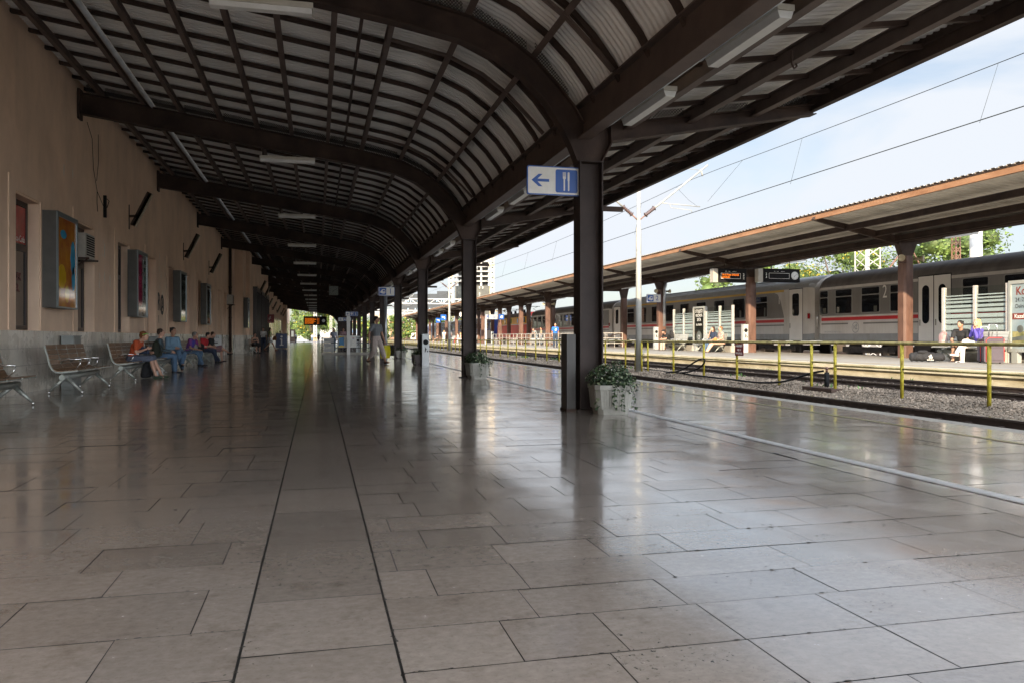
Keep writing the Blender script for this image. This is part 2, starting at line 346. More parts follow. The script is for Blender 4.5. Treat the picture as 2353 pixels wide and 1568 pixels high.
stone=M('ballast_stone',(.15,.118,.09),.9,0,.3,.6,col2=(.32,.26,.20),island=.6)
st=MB(); sr=random.Random(11)
def stones(n,xa,xb,ya,yb,smin,smax,bias=1.0):
    for _ in range(n):
        x=sr.uniform(xa,xb); y=ya+(yb-ya)*sr.random()**bias; s_=sr.uniform(smin,smax)*(1+.012*(y-10)); z=bz(x,y)+s_*.25
        rot=Matrix.Rotation(sr.random()*6.28,3,'Z')@Matrix.Rotation(sr.random()*3,3,'X')
        pts=[rot@Vector(((a+sr.uniform(-.3,.3))*s_,(b+sr.uniform(-.3,.3))*s_*.8,(c+sr.uniform(-.3,.3))*s_*.6))+Vector((x,y,z)) for a,b,c in ((1,0,0),(-1,0,0),(0,1,0),(0,-1,0),(0,0,1),(0,0,-1))]
        st.add(pts,[(0,2,4),(2,1,4),(1,3,4),(3,0,4),(2,0,5),(1,2,5),(3,1,5),(0,3,5)])
stones(21000,10.25,12.2,6.5,34,.014,.029,1.25); stones(4500,12.3,13.7,8,40,.02,.036); stones(5000,10.3,12.2,34,75,.02,.035); stones(900,13.75,14.55,9,40,.02,.035)
S('ballast_stones',st,stone,'stuff')
railm=M('rusty_rail_side',(.045,.030,.024),.7,0,.4,5); railt=M('polished_rail_head',(.30,.29,.29),.22,.9,.1,3)
def rail(mb,x,zt,y0,y1,h=.16):
    prof=[(-.07,-h),(.07,-h),(.07,-h+.015),(.012,-h+.03),(.012,-.045),(.035,-.032),(.035,-.006),(-.035,-.006),(-.035,-.032),(-.012,-.045),(-.012,-h+.03),(-.07,-h+.015)]
    mb.prism([(x+a,zt+b) for a,b in prof],'y',y0,y1,0); mb.box(x-.030,y0,zt-.006,x+.030,y1,zt,1)
def track(xa,zt,y0,y1,h,zs):
    g=MB(); rail(g,xa,zt,y0,y1,h); rail(g,xa+1.5,zt,y0,y1,h); y=y0+.3
    while y<min(y1,110):
        g.box(xa-.5,y-.12,zt-h-.14,xa+2.0,y+.12,zt-h-.012,2)
        for xx in (xa,xa+1.5):
            for s_ in (-1,1): g.box(xx+s_*.10-.03,y-.05,zt-h+.0,xx+s_*.10+.03,y+.05,zt-h+.055,0)
        y+=.62
    S('railway_track',g,[railm,railt,conc])
track(8.63,-.185,-4,215,.16,0); track(12.27,.035,-4,215,.14,0); track(24.35,-.05,-20,215,.15,0); 
for xx in (28.6,33,38): track(xx,-.05,-20,215,.15,0)
wd=MB(); wr=random.Random(6)
for cx,cy,n_ in ((11.9,37.2,60),(12.0,39.6,40),(11.6,44,50),(12.1,49,40),(11.5,28.6,14),(11.62,16.2,16),(14.3,17.5,14),(14.35,24,18),(14.3,31,22),(12.05,21.2,10)):
    for _ in range(n_):
        x=cx+wr.gauss(0,.12); y=cy+wr.gauss(0,.45); h_=wr.uniform(.05,.16); a=wr.uniform(0,6.28); z=bz(x,y); dx,dy=.012*math.cos(a),.012*math.sin(a); lx,ly=wr.gauss(0,.04),wr.gauss(0,.04)
        wd.add([(x-dx,y-dy,z),(x+dx,y+dy,z),(x+dx*1.6+lx*.5,y+dy*1.6+ly*.5,z+h_*.6),(x+lx,y+ly,z+h_),(x-dx*1.6+lx*.5,y-dy*1.6+ly*.5,z+h_*.6)],[(0,1,2,3,4)])
S('trackside_weeds',wd,M('weed_green',(.06,.13,.03),.6,0,.4,3,island=.4),'stuff')
lm=MB()
for _ in range(46):
    x=wr.choice((wr.uniform(8.0,8.6),wr.uniform(10.3,12.1),wr.uniform(10.3,12.1))); y=wr.uniform(8,34); z=bz(x,y)+.03; a=wr.uniform(0,3.14); l=wr.uniform(.02,.05); c_,s_=math.cos(a)*l,math.sin(a)*l; lm.add([(x-c_,y-s_,z),(x+s_*.5,y-c_*.5,z+.012),(x+c_,y+s_,z+.004),(x-s_*.5,y+c_*.5,z+.012)],[(0,1,2,3)])
for _ in range(26):
    x=wr.choice((wr.uniform(4.5,7.4),wr.uniform(-4.5,3.5))); y=wr.uniform(4,30); a=wr.uniform(0,3.14); l=wr.uniform(.008,.028); c_,s_=math.cos(a)*l,math.sin(a)*l; lm.add([(x-c_,y-s_,.004),(x+s_*.4,y-c_*.4,.009),(x+c_,y+s_,.005),(x-s_*.4,y+c_*.4,.008)],[(0,1,2,3)])
S('fallen_leaves_and_litter',lm,M('dry_leaf',(.12,.07,.035),.7,0,.4,9,col2=(.35,.30,.24),island=.5),'stuff')
# platform two
g=MB(); g.box(14.64,-20,-.4,22.9,171,.24,0); g.box(14.9,-20,.24,22.95,171,.297,1)
S('second_platform',g,[conc_y,asph])
g=MB(); y=-20; r2=random.Random(5)
while y<171: g.box(14.55,y,.175,14.9,y+1.19,.30); y+=1.2
S('second_platform_edge',g,conc_y)
g=MB(); g.quad((15.55,-20,.301),(15.63,-20,.301),(15.63,171,.301),(15.55,171,.301)); S('second_platform_marking',g,M('ochre_line',(.42,.29,.10),.8,0,.2,4))
# ================================================================ station building
def wallbox(mb,x0,x1,y0,y1,z0,z1): mb.box(x0,y0,z0,x1,y1,z1)
B=T('station_building','long salmon stuccoed station building with pale stone dado along the platform','station building',(-9,60,0))
ops=[(4.85,6.15),(8.7,10.0)]+[(a,b) for a,b in ((12.55,13.85),(16.40,17.70),(20.30,21.65),(24.10,25.45),(28.05,29.45),(31.85,33.15),(35.55,36.8),(39.3,40.7),(43.2,44.55),(46.95,48.25),(49.9,51.1))]
W=-5.4; g=MB(); prev=-69
for a,b in ops: g.box(-5.65,prev,1.17,W,a,3.70); prev=b
g.box(-5.65,prev,1.17,W,52.6,3.70); g.box(-5.65,-69,3.70,W,52.6,13.1)
g.build('wall',stucco,B)
g=MB(); g.box(-5.66,-69,0,-5.372,52.598,1.168)
g.build('dado',dado_m,B)
g=MB()
for z in (.52,.84):
    g.box(-5.373,-30,z-.003,-5.3705,52.59,z+.003)
for k in range(60): g.box(-5.373,8+k*.75+.1*(k%3),.84 if k%2 else .003,-5.3705,8+k*.75+.1*(k%3)+.005,1.165 if k%2 else .52)
g.build('dado_joint',M('dado_joint_line',(.16,.145,.12),.8,0,.2,4),B)
g=MB(); g.box(-14,-70,0,-5.66,168,13.2); g.box(-15,-71,13.2,-5.2,168,13.5); g.build('upper_block',stucco,B)
for i,(a,b) in enumerate(ops):
    g=MB(); g.box(W+.001,a-.36,1.172,W+.022,a-.03,4.0); g.box(W+.001,b+.03,1.172,W+.022,b+.30,4.0); g.box(W+.001,a-.03,3.74,W+.022,b+.03,4.0); g.build('opening_surround',stucco,B)
    if i in (2,3,4,5):
        f=MB(); f.box(-5.645,a+.01,1.19,-5.60,a+.10,3.69); f.box(-5.645,b-.10,1.19,-5.60,b-.01,3.69); f.box(-5.645,a+.10,3.60,-5.60,b-.1,3.69); f.box(-5.645,a+.1,2.72,-5.60,b-.1,2.84); f.box(-5.645,a+.1,1.19,-5.60,b-.1,1.27)
        fo=f.build('window',M('dark_brown_frame',(.035,.022,.018),.45,0,.2,4),B)
        q=MB(); q.quad((-5.625,a+.1,1.27),(-5.625,b-.1,1.27),(-5.625,b-.1,2.72),(-5.625,a+.1,2.72)); q.quad((-5.625,a+.1,2.84),(-5.625,b-.1,2.84),(-5.625,b-.1,3.6),(-5.625,a+.1,3.6)); q.build('pane',dark_g,fo)
    else:
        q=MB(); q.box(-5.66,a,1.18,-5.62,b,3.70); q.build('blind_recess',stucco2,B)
g=MB(); pr_=random.Random(8)
for cy,cz,n_ in ((22.6,3.1,14),(30.3,3.35,12),(31.0,2.9,6),(19.6,4.8,3)):
    for _ in range(n_):
        y_=cy+pr_.gauss(0,.22); z_=cz+pr_.gauss(0,.4); r_=.03+.10*pr_.random()**2.5; g.add([(W+.0035,y_+r_*.6*math.cos(6.283*j/9)*pr_.uniform(.6,1),z_+r_*1.8*math.sin(6.283*j/9)*pr_.uniform(.6,1)) for j in range(9)],[tuple(range(9))])
g.build('bare_plaster_patch',M('bare_plaster',(.62,.56,.48),.9,0,.1,8),B)['kind']='stuff'
# portal block that steps forward
g=MB(); g.box(-14,52.6,0,-5.15,56,1.165); g.box(-14,52.61,1.165,-5.17,56,9); 
g.box(-14,54.0,0,-4.65,56.2,1.165); g.box(-14,54.01,1.165,-4.67,56.2,9); g.build('projecting_wall',stucco,B)
for q_ in ((-5.16,52.57,0,-5.12,53.97,1.163),(-5.12,53.97,0,-4.661,54.005,1.163),(-4.66,53.97,0,-4.62,56.2,1.163)): g=MB(); g.box(*q_); g.build('dado',dado_m,B)
g=MB(); pz=[(59,62.6),(64.4,68.2),(70,73.8)]; pv=56.2
for a,b in pz: g.box(-5.2,pv,1.165,-4.42,a,4.6); pv=b
g.box(-5.2,pv,1.165,-4.42,77,4.6); g.box(-5.2,56.2,4.6,-4.42,77,9.0); g.build('projecting_wall',stucco,B)
g=MB(); pv=56.2
for a,b in pz: g.box(-5.2,pv,0,-4.40,a,1.163); pv=b
g.box(-5.2,pv,0,-4.40,77,1.163); g.build('dado',dado_m,B)
for a,b in pz:
    f=MB(); fmt=M('dark_bronze_frame',(.022,.017,.015),.35,.3,.2,4)
    for yy in (a,a+(b-a)/3,a+2*(b-a)/3,b-.12): f.box(-4.55,yy,0,-4.15,yy+.12,4.3)
    f.box(-4.55,a,4.3,-4.15,b,4.6)
    for zz in (1.1,2.2,3.3): f.box(-4.5,a,zz,-4.38,b,zz+.08)
    d=f.build('door',fmt,B); q=MB(); q.quad((-4.48,a+.1,.02),(-4.48,b-.1,.02),(-4.48,b-.1,4.3),(-4.48,a+.1,4.3)); q.build('pane',dark_g,d)
g=MB(); o2=[81+k*4.6 for k in range(10)]+[143,149,155]; pv=77
for a in o2: g.box(-5.66,pv,1.17,W,a,3.7); pv=a+1.5
g.box(-5.66,pv,1.17,W,165,3.7); g.box(-5.66,77,3.7,W,165,9); g.box(-5.4,134,1.17,-4.95,139,9); g.build('wall',stucco,B)
g=MB(); g.box(-5.67,77,0,-5.372,165,1.167); g.box(-5.4,133.97,0,-4.92,139.03,1.168); g.build('dado',dado_m,B)
for a in o2:
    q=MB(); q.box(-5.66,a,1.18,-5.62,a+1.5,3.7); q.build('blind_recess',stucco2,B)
    if a>88:
        q=MB(); q.quad((-5.42,a+.15,1.3),(-5.28,a+1.35,1.3),(-5.28,a+1.35,3.55),(-5.42,a+.15,3.55)); q.build('open_shutter',M('glossy_shutter',(.5,.5,.47),.12,.6,.05,3),B)
# ================================================================ platform canopy
CA=T('platform_canopy','dark brown steel platform canopy with curved ribs and corrugated sheeting over the first platform','canopy',(3.83,60,0))
Bt=[(-5.38,6.24),(.24,5.47),(.99,5.36),(1.92,5.19),(2.45,4.99),(2.82,4.75),(3.15,4.43),(3.4,4.08),(3.55,3.8),(3.65,3.56)]
Tt=[(-5.38,6.72),(.24,5.86),(1.09,5.72),(2.08,5.52),(2.6,5.28),(3.0,5.01),(3.35,4.66),(3.6,4.36),(3.72,4.16),(3.80,4.12)]
DK=[(-5.42,7.02),(.24,6.14),(1.09,6.00),(1.7,5.89),(2.2,5.76),(2.65,5.56),(3.05,5.28),(3.4,4.94),(3.65,4.62),(3.80,4.36),(3.84,4.22)]
def interp(l,x):
    for (a,b),(c,d) in zip(l,l[1:]):
        if a<=x<=c: return b+(d-b)*(x-a)/(c-a)
    return l[-1][1]
net=bpy.data.materials.new('bird_netting'); net.use_nodes=True; nt=net.node_tree; b=nt.nodes['Principled BSDF']; b.inputs['Base Color'].default_value=(.05,.045,.04,1)
tc=N(nt,'ShaderNodeTexCoord'); L_=nt.links.new; ws=[]
for ang in (1,-1):
    mp=N(nt,'ShaderNodeMapping'); mp.inputs['Rotation'].default_value=(0,R(45*ang),0); wv=N(nt,'ShaderNodeTexWave',wave_type='BANDS',bands_direction='X'); wv.inputs['Scale'].default_value=9.0
    L_(tc.outputs['Object'],mp.inputs['Vector']); L_(mp.outputs[0],wv.inputs['Vector']); g_=N(nt,'ShaderNodeMath',operation='GREATER_THAN'); g_.inputs[1].default_value=.72; L_(wv.outputs['Fac'],g_.inputs[0]); ws.append(g_)
mxm=N(nt,'ShaderNodeMath',operation='MAXIMUM'); L_(ws[0].outputs[0],mxm.inputs[0]); L_(ws[1].outputs[0],mxm.inputs[1])
tr=N(nt,'ShaderNodeBsdfTransparent'); ms=N(nt,'ShaderNodeMixShader'); L_(mxm.outputs[0],ms.inputs[0]); L_(tr.outputs[0],ms.inputs[1]); L_(b.outputs[0],ms.inputs[2]); L_(ms.outputs[0],nt.nodes['Material Output'].inputs[0])
PX=[-4.9,-3.97,-3.16,-2.27,-1.43,-.62,.25,1.09,2.04,2.97]
for i,y in enumerate(FR):
    g=MB(); g.prism(Bt+Tt[::-1],'y',y-.01,y+.01); g.strip(Bt,'y',y-.1,y+.1,.022); g.strip(Tt,'y',y-.1,y+.1,.02)
    g.box(-5.39,y-.14,6.1,-5.34,y+.14,6.8); g.build('arch_beam',steel,CA)
    g=MB(); g.box(3.655,y-.15,.02,3.675,y+.15,3.56); g.box(3.985,y-.15,.02,4.005,y+.15,3.56); g.box(3.676,y-.012,.02,3.984,y+.012,3.56); g.box(3.60,y-.2,0,4.06,y+.2,.02)
    g.box(3.64,y-.16,3.562,4.02,y+.16,3.58); g.build('column',M('column_paint',(.034,.022,.018),.6,0,.35,2.2,.2,130,spec=.35),CA)
    g=MB(); g.prism([(3.66,3.582),(4.0,3.582),(4.14,3.86),(4.12,4.16),(3.80,4.14),(3.58,4.0),(3.56,3.8)],'y',y-.014,y+.014)
    g.strip([(4.0,3.583),(4.15,3.86),(4.135,4.16)],'y',y-.13,y+.13,.016); g.strip([(3.8,4.165),(4.12,4.18)],'y',y-.13,y+.13,.014); g.build('capital',steel,CA)
    g=MB(); lo=[(4.16,3.90),(7.54,4.52)]; hi=[(4.16,4.16),(7.54,4.67)]; g.prism(lo+hi[::-1],'y',y-.01,y+.01); g.strip(lo,'y',y-.09,y+.09,.018); g.strip(hi,'y',y-.09,y+.09,.016); g.build('cantilever_arm',steel,CA)
    if i<8:
        for a,b in zip([-5.3]+PX,PX+[3.6]):
            g=MB()
            g.quad((a+.06,y+.03,interp(Tt,a)+.012),(b-.06,y+.03,interp(Tt,b)+.012),(b-.06,y+.03,interp(DK,b)-.05),(a+.06,y+.03,interp(DK,a)-.05)); g.build('bird_net',net,CA)
        for a,b in ((4.5,5.35),(5.5,6.42),(6.55,7.45)): g=MB(); g.quad((a,y+.03,4.19+.15*(a-4.2)),(b,y+.03,4.19+.15*(b-4.2)),(b,y+.03,4.33+.15*(b-4.3)),(a,y+.03,4.33+.15*(a-4.3))); g.build('bird_net',net,CA)
Y0,Y1=-1.2,152.6
for x in PX:
    z=interp(Tt,x); g=MB(); up=(0,0,1) if x<1.5 else ((.30,0,.95) if x<2.5 else (.62,0,.78)); off=Vector(up).normalized()*.085
    g.ibeam((x+off.x,Y0,z+off.z-.01),(x+off.x,Y1,z+off.z-.01),.15,.085,.014,up=up); g.build('purlin',steel_l,CA)
for x in (4.43,5.42,6.49):
    z=4.09+.155*(x-4.43); g=MB(); g.ibeam((x,Y0,z+.11),(x,Y1,z+.11),.21,.11,.014); g.build('purlin',steel_l,CA)
g=MB(); g.ibeam((7.52,Y0,4.67),(7.52,Y1,4.67),.20,.1,.014); g.box(7.50,Y0,4.775,7.56,Y1,4.90); g.build('edge_beam',steel,CA)
g=MB(); g.ibeam((3.76,Y0,4.17),(3.76,Y1,4.17),.50,.2,.022); g.build('main_longitudinal_beam',steel_l,CA)
g=MB(); g.tube([(-3.80,Y0,interp(Tt,-3.8)+.04),(-3.80,Y1,interp(Tt,-3.8)+.04)],.055,8); g.build('cable_duct',galv,CA)
g=MB(); g.tube([(4.09,Y0,4.20),(4.09,Y1,4.20)],.10,12)
y=1
while y<Y1: g.tube([(4.09,y,4.20),(4.09,y+.05,4.20)],.108,12); y+=2.35
g.build('gutter_pipe',galv,CA)
# rafters, bay by bay
bays=[-36]+FR+[152.6]
for a,b in zip(FR[:-1],FR[1:]):
    g=MB()
    for k in range(10):
        y=a+.47+k*.94
        g.strip([(px,pz-.062) for px,pz in DK[:-1]],'y',y-.04,y+.04,.07); g.strip([(4.3,4.275),(7.5,4.275+.15*3.2)],'y',y-.035,y+.035,.06)
    g.build('rafter_grid',steel,CA)
    for yy in (a+1.65,b-1.55):
        g=MB()
        ln=[(1.09,5.74),(2.04,5.55),(2.6,5.30),(3.0,5.02),(3.35,4.68),(3.62,4.40)]
        g.strip([(p,q) for p,q in ln],'y',yy-.045,yy+.045,.035)
        g.build('tie_rib',steel_l,CA)
# thin sag rod line between purlins
g=MB(); g.bar((.66,11,interp(Tt,.66)+.12),(.66,150,interp(Tt,.66)+.12),.05,.05); g.build('sag_rod',steel,CA)
def corr(line,y0,y1,pitch,h,axis_n=1):
    g=MB(); n=int((y1-y0)/pitch); pts=[Vector(p) for p in line]; k=len(pts); nn=[]
    for i in range(k):
        d=(pts[min(i+1,k-1)]-pts[max(i-1,0)]).normalized(); nn.append(Vector((-d.y,d.x)))
    prof=[(0,0),(.28,0),(.42,1),(.86,1)]
    for j in range(n+1):
        for f,hh in prof:
            y=y0+(j+f)*pitch
            for i in range(k): q=pts[i]+nn[i]*hh*h; g.v.append((q.x,y,q.y))
    m=(n+1)*4
    for j in range(m-1):
        for i in range(k-1): g.f.append((j*k+i,j*k+i+1,(j+1)*k+i+1,(j+1)*k+i)); g.mi.append(0); g.smf.append(False)
    return g
corr(DK,-1.2,Y1,.115,.03).build('roof_sheet',sheet,CA)
corr([(3.9,4.31),(7.62,4.31+.15*3.72)],-1.2,Y1,.115,.03).build('roof_sheet',sheet,CA)
# ================================================================ lamps under the canopy
ords=['first','second','third','fourth','fifth','sixth','seventh','eighth','ninth','tenth','eleventh','twelfth','thirteenth','fourteenth','fifteenth','sixteenth','seventeenth']
GL='fluorescent battens hung from the curved ribs'
for i,y in enumerate(FR[1:]):
    t=T('ceiling_light','%s fluorescent batten from the camera, hung crosswise under a curved rib'%ords[i],'ceiling light',(-.71,y-.06,5.36),0,GL)
    if i==0: t['label']='nearest and largest fluorescent batten, cut by the top edge of the photo'
    g=MB(); g.box(-.655,-.1,.03,.655,.1,.10); 
    g.build('housing',offw,t,world=False)
    g=MB(); g.prism([(-.08,.028),(-.06,-.035),(.06,-.035),(.08,.028)],'x',-.64,.64); g.build('diffuser',lampm,t,world=False)
    g=MB(); g.box(-.6,-.012,.10,-.57,.012,.28); g.build('hanger',steel,t,world=False); g=MB(); g.box(.57,-.012,.10,.6,.012,.14); g.build('hanger',steel,t,world=False)
GL='fluorescent battens along the main longitudinal beam'
k=0
for i,y in enumerate(FR[1:14]):
    for dy,lo in ((-4.4,0),(-1.9,1)):
        yy=y+dy
        if yy<4.5: continue
        t=T('beam_light','fluorescent batten under the longitudinal beam, %s the column, %s bay from the camera'%('just before' if lo else 'midway before',ords[i]),'ceiling light',(4.24,yy,4.05),0,GL)
        g=MB(); g.box(-.09,0,.045,.09,1.42,.10); g.build('housing',offw,t,world=False)
        g=MB(); g.prism([(-.085,.042),(-.06,-.03),(.06,-.03),(.085,.042)],'y',.01,1.41); g.build('diffuser',lampm,t,world=False)
        g=MB(); g.box(-.02,.15,.10,.02,.18,.24); g.build('hanger',steel,t,world=False); g=MB(); g.box(-.02,1.2,.10,.02,1.23,.24); g.build('hanger',steel,t,world=False)
# ---------------------------------------------------------------- wall floodlights
for i,y in enumerate([25.5,35.3,43.3,63.5,69.5,84,92,101,112,124,131]):
    x=W if y<50 or y>78 else -4.42
    t=T('wall_light','%s tilted batten lamp from the camera on a bracket high on the salmon wall'%ords[i],'wall light',(x,y,4.6),0,'tilted lamps along the station wall')
    g=MB(); g.box(0,-.03,-.38,.02,.03,.34); g.bar((0,0,0),(.28,0,.02),.05,.07); g.build('bracket',steel,t,world=False)
    g=MB(); g.bar((.10,0,-.27),(.57,0,.72),.14,.05,up=(0,1,0)); g.build('lamp_housing',steel,t,world=False)
    g=MB(); g.bar((.15,0,-.29),(.61,0,.69),.13,.05,up=(0,1,0)); g.build('diffuser',M('dusty_diffuser',(.38,.34,.26),.5,0,.2,6),t,world=False)
# loose wires and stub on wall
g=MB(); g.tube([(-5.37,21.0,6.2),(-5.36,21.4,5.9),(-5.38,21.6,5.2),(-5.37,21.9,4.7),(-5.36,22.6,4.35)],.007,5); g.tube([(-5.37,22.0,6.15),(-5.36,22.0,5.5),(-5.37,21.85,4.95)],.007,5); g.tube([(-5.37,21.9,4.7),(-5.36,21.85,4.4),(-5.37,21.95,4.2)],.008,5)
thing1('loose_cable',g,black,'thin dark loose cable dangling from the second curved rib down the wall','cable')
g=MB(); g.box(-5.4,22.6,4.15,-5.33,22.68,4.72); g.tube([(-5.35,22.7,4.66),(-5.30,22.78,4.6),(-5.34,22.74,4.42)],.01,5); thing1('wall_bracket',g,black,'small black upright bracket left high on the wall, without a lamp','bracket')
# ---------------------------------------------------------------- poster cases
def case(y0,y1,label,art):
    t=T('poster_case',label,'poster case',(W,(y0+y1)/2,1.6),0,'lit poster cases on the station wall')
    z0,z1=1.64,3.60
    g=MB(); g.box(-5.376,y0,z0,-5.12,y1,z1); g.build('case_body',M('case_grey',(.075,.07,.06),.5,.3,.15,5),t)
    g=MB(); xf=-5.12
    for a,b,c,d in ((y0,y1,z1-.10,z1),(y0,y1,z0,z0+.03),(y0,y0+.07,z0+.03,z1-.1),(y1-.07,y1,z0+.03,z1-.1)): g.box(xf,a,c,xf+.03,b,d)
    g.build('frame',M('case_frame',(.17,.20,.20),.35,.4,.1,5),t)
    pm=art(t,y0+.07,y1-.07,z0+.03,z1-.1,xf+.006)
    return t
def pmat(n,c,c2=None): 
    return M(n,c,.06,0,.25,2.2,col2=c2,spec=.9)
def art_cartoon(t,y0,y1,z0,z1,x):
    g=MB(); g.quad((x,y0,z0),(x,y1,z0),(x,y1,z1),(x,y0,z1)); p=g.build('poster',pmat('orange_poster_paper',(.36,.06,.03),(.55,.26,.03)),t)
    def blob(cy,cz,ry,rz,mat,nm,d): 
        h=MB(); n=18; h.prism([(cy+ry*math.cos(2*PI*k/n)*(1+.12*math.sin(3*k)),cz+rz*math.sin(2*PI*k/n)) for k in range(n)],'x',x+d,x+d+.001); h.build(nm,mat,p)
    w_=y1-y0; h_=z1-z0
    blob(y0+.82*w_,z0+.58*h_,.13*w_,.20*h_,pmat('poster_blue',(.05,.30,.48)),'printed_shape',.001); blob(y0+.85*w_,z0+.34*h_,.10*w_,.14*h_,pmat('poster_blue',(.05,.3,.5)),'printed_shape',.001)
    blob(y0+.22*w_,z0+.34*h_,.22*w_,.14*h_,pmat('poster_yellow',(.62,.38,.02)),'printed_shape',.001); blob(y0+.30*w_,z0+.82*h_,.16*w_,.05*h_,pmat('poster_blue',(.05,.3,.5)),'printed_shape',.001)
    blob(y0+.5*w_,z0+.15*h_,.12*w_,.10*h_,pmat('poster_yellow',(.62,.38,.02)),'printed_shape',.001)
def art_mag(t,y0,y1,z0,z1,x):
    g=MB(); g.quad((x,y0,z0),(x,y1,z0),(x,y1,z1),(x,y0,z1)); p=g.build('poster',pmat('grey_poster_paper',(.22,.23,.22)),t)
    g=MB(); g.box(x,y0,z0+.3,x+.002,y0+(y1-y0)*.47,z1-.02); g.build('printed_panel',pmat('magenta_print',(.34,.02,.08)),p)
    g=MB()
    for k in range(5): g.box(x,y0+.62*(y1-y0),z1-.25-.24*k,x+.002,y0+.9*(y1-y0),z1-.12-.24*k)
    g.build('printed_panel',pmat('dark_green_print',(.04,.09,.06)),p)
def art_dark(t,y0,y1,z0,z1,x):
    g=MB(); g.quad((x,y0,z0),(x,y1,z0),(x,y1,z1),(x,y0,z1)); g.build('poster',pmat('dark_green_glass',(.035,.05,.045)),t)
case(17.80,19.20,'large orange and blue poster in a glazed wall case, nearest of the wall cases',art_cartoon)
case(25.22,26.60,'magenta and grey poster in a glazed wall case left of the black scribbled letters',art_mag)
case(32.75,34.20,'dark glazed wall case right of the black scribbled letters',art_dark)
case(40.20,41.65,'dark glazed wall case hung above the sitting man in blue and red',art_dark)
t=case(54.3,55.5,'narrow grey poster case on the stepped wall above the woman in black',art_dark); 
for c in [t]+[]: t.location.x=-4.67
# writing on walls
text('R',.85,(-5.39,30.05,2.25),(0,1,0),(0,0,1),black_t,'graffiti',B,.001,sx=.9,bold=.022); text('O',1.0,(-5.39,30.65,2.15),(0,1,0),(0,0,1),black_t,'graffiti',B,.001,sx=.8,bold=.02); text('A',.6,(-5.388,30.66,2.15),(0,1,0),(0,0,1),black_t,'graffiti',B,.001,sx=.9,bold=.012)
text('/',.34,(-5.39,30.0,1.65),(0,-1,0),(0,0,1),black_t,'graffiti',B,.001,bold=.02)
g=MB(); g.quad((-5.615,16.5,2.86),(-5.615,17.6,2.86),(-5.615,17.6,3.58),(-5.615,16.5,3.58)); s_=g.build('window_poster',M('red_poster',(.30,.012,.012),.2,0,.4,3),B)
text('Coca-Cola',.17,(-5.612,17.22,2.95),(0,1,0),(0,0,1),white_s,'lettering',B,.001,sx=.9)
red_t=M('dark_red_letter',(.14,.02,.02),.5); text('ĐEVREK\nTVOR.',.22,(-5.618,17.0,2.1),(0,1,0),(0,0,1),red_t,'lettering',B,.001)
# air conditioner, junction boxes, drain pipes
def ac(loc,label):
    t=T('air_conditioner',label,'air conditioner',loc,0,'air conditioning units on the station wall')
    g=MB(); g.box(0,-.4,0,.32,.4,.58); g.build('case_body',M('aged_ac_white',(.42,.40,.35),.5,0,.15,5),t,world=False)
    g=MB(); 
    for k in range(9): g.box(.33,-.33,.06+k*.055,.34,.33,.09+k*.055)
    g.build('grille',black,t,world=False)
    g=MB(); g.bar((0,-.4,-.02),(.4,-.4,-.02),.04,.04); g.bar((0,.4,-.02),(.4,.4,-.02),.04,.04); g.bar((0,-.4,-.3),(.38,-.4,-.03),.03,.03); g.build('bracket',steel,t,world=False)
ac((-5.62,20.98,2.92),'grey air conditioner on brackets in the doorway behind the orange poster case')
ac((-5.38,51.9,3.05),'white air conditioner with a slatted front beside the dark drain pipe')
t=T('drain_pipe','tall dark brown drain pipe in the wall corner by the stepped wall','drain pipe',(-5.3,52.5,0)); g=MB(); g.tube([(-5.28,52.45,0),(-5.28,52.45,6.9)],.085,10); g.build('pipe',steel,t); g=MB()
for z in (.3,2.2,4.1): g.tube([(-5.28,52.45,z),(-5.28,52.45,z+.08)],.105,10)
g.build('clamp',steel,t)
def cabinet(x,y,w_,d_,h_,label,z0=0):
    t=T('grey_cabinet',label,'utility cabinet',(x,y,z0)); g=MB(); g.box(-d_/2,-w_/2,0,d_/2,w_/2,h_); g.build('case_body',M('cabinet_grey',(.20,.215,.205),.45,.2,.12,4),t,world=False)
    g=MB(); g.box(d_/2+.001,-w_/2+.03,.04,d_/2+.012,w_/2-.03,h_-.05); g.build('door',M('cabinet_grey',()),t,world=False); g=MB(); g.box(-d_/2-.02,-w_/2-.02,h_,d_/2+.02,w_/2+.02,h_+.02); g.build('lid',M('cabinet_grey',()),t,world=False)
cabinet(-5.2,19.1,.55,.24,1.06,'grey metal cabinet against the dado behind the second bench')
cabinet(-5.2,28.2,.5,.24,1.05,'grey metal cabinet against the dado behind the man in blue denim')
t=T('slim_cabinet','slim grey metal cabinet standing against the left side of the nearest column','utility cabinet',(3.5,11,0)); g=MB(); g.box(3.46,10.86,.03,3.59,11.14,1.09); g.build('case_body',M('slim_cabinet_grey',(.055,.052,.048),.5,.2,.15,4),t); g=MB(); g.box(3.45,10.84,0,3.595,11.16,.03); g.build('plinth',steel,t)
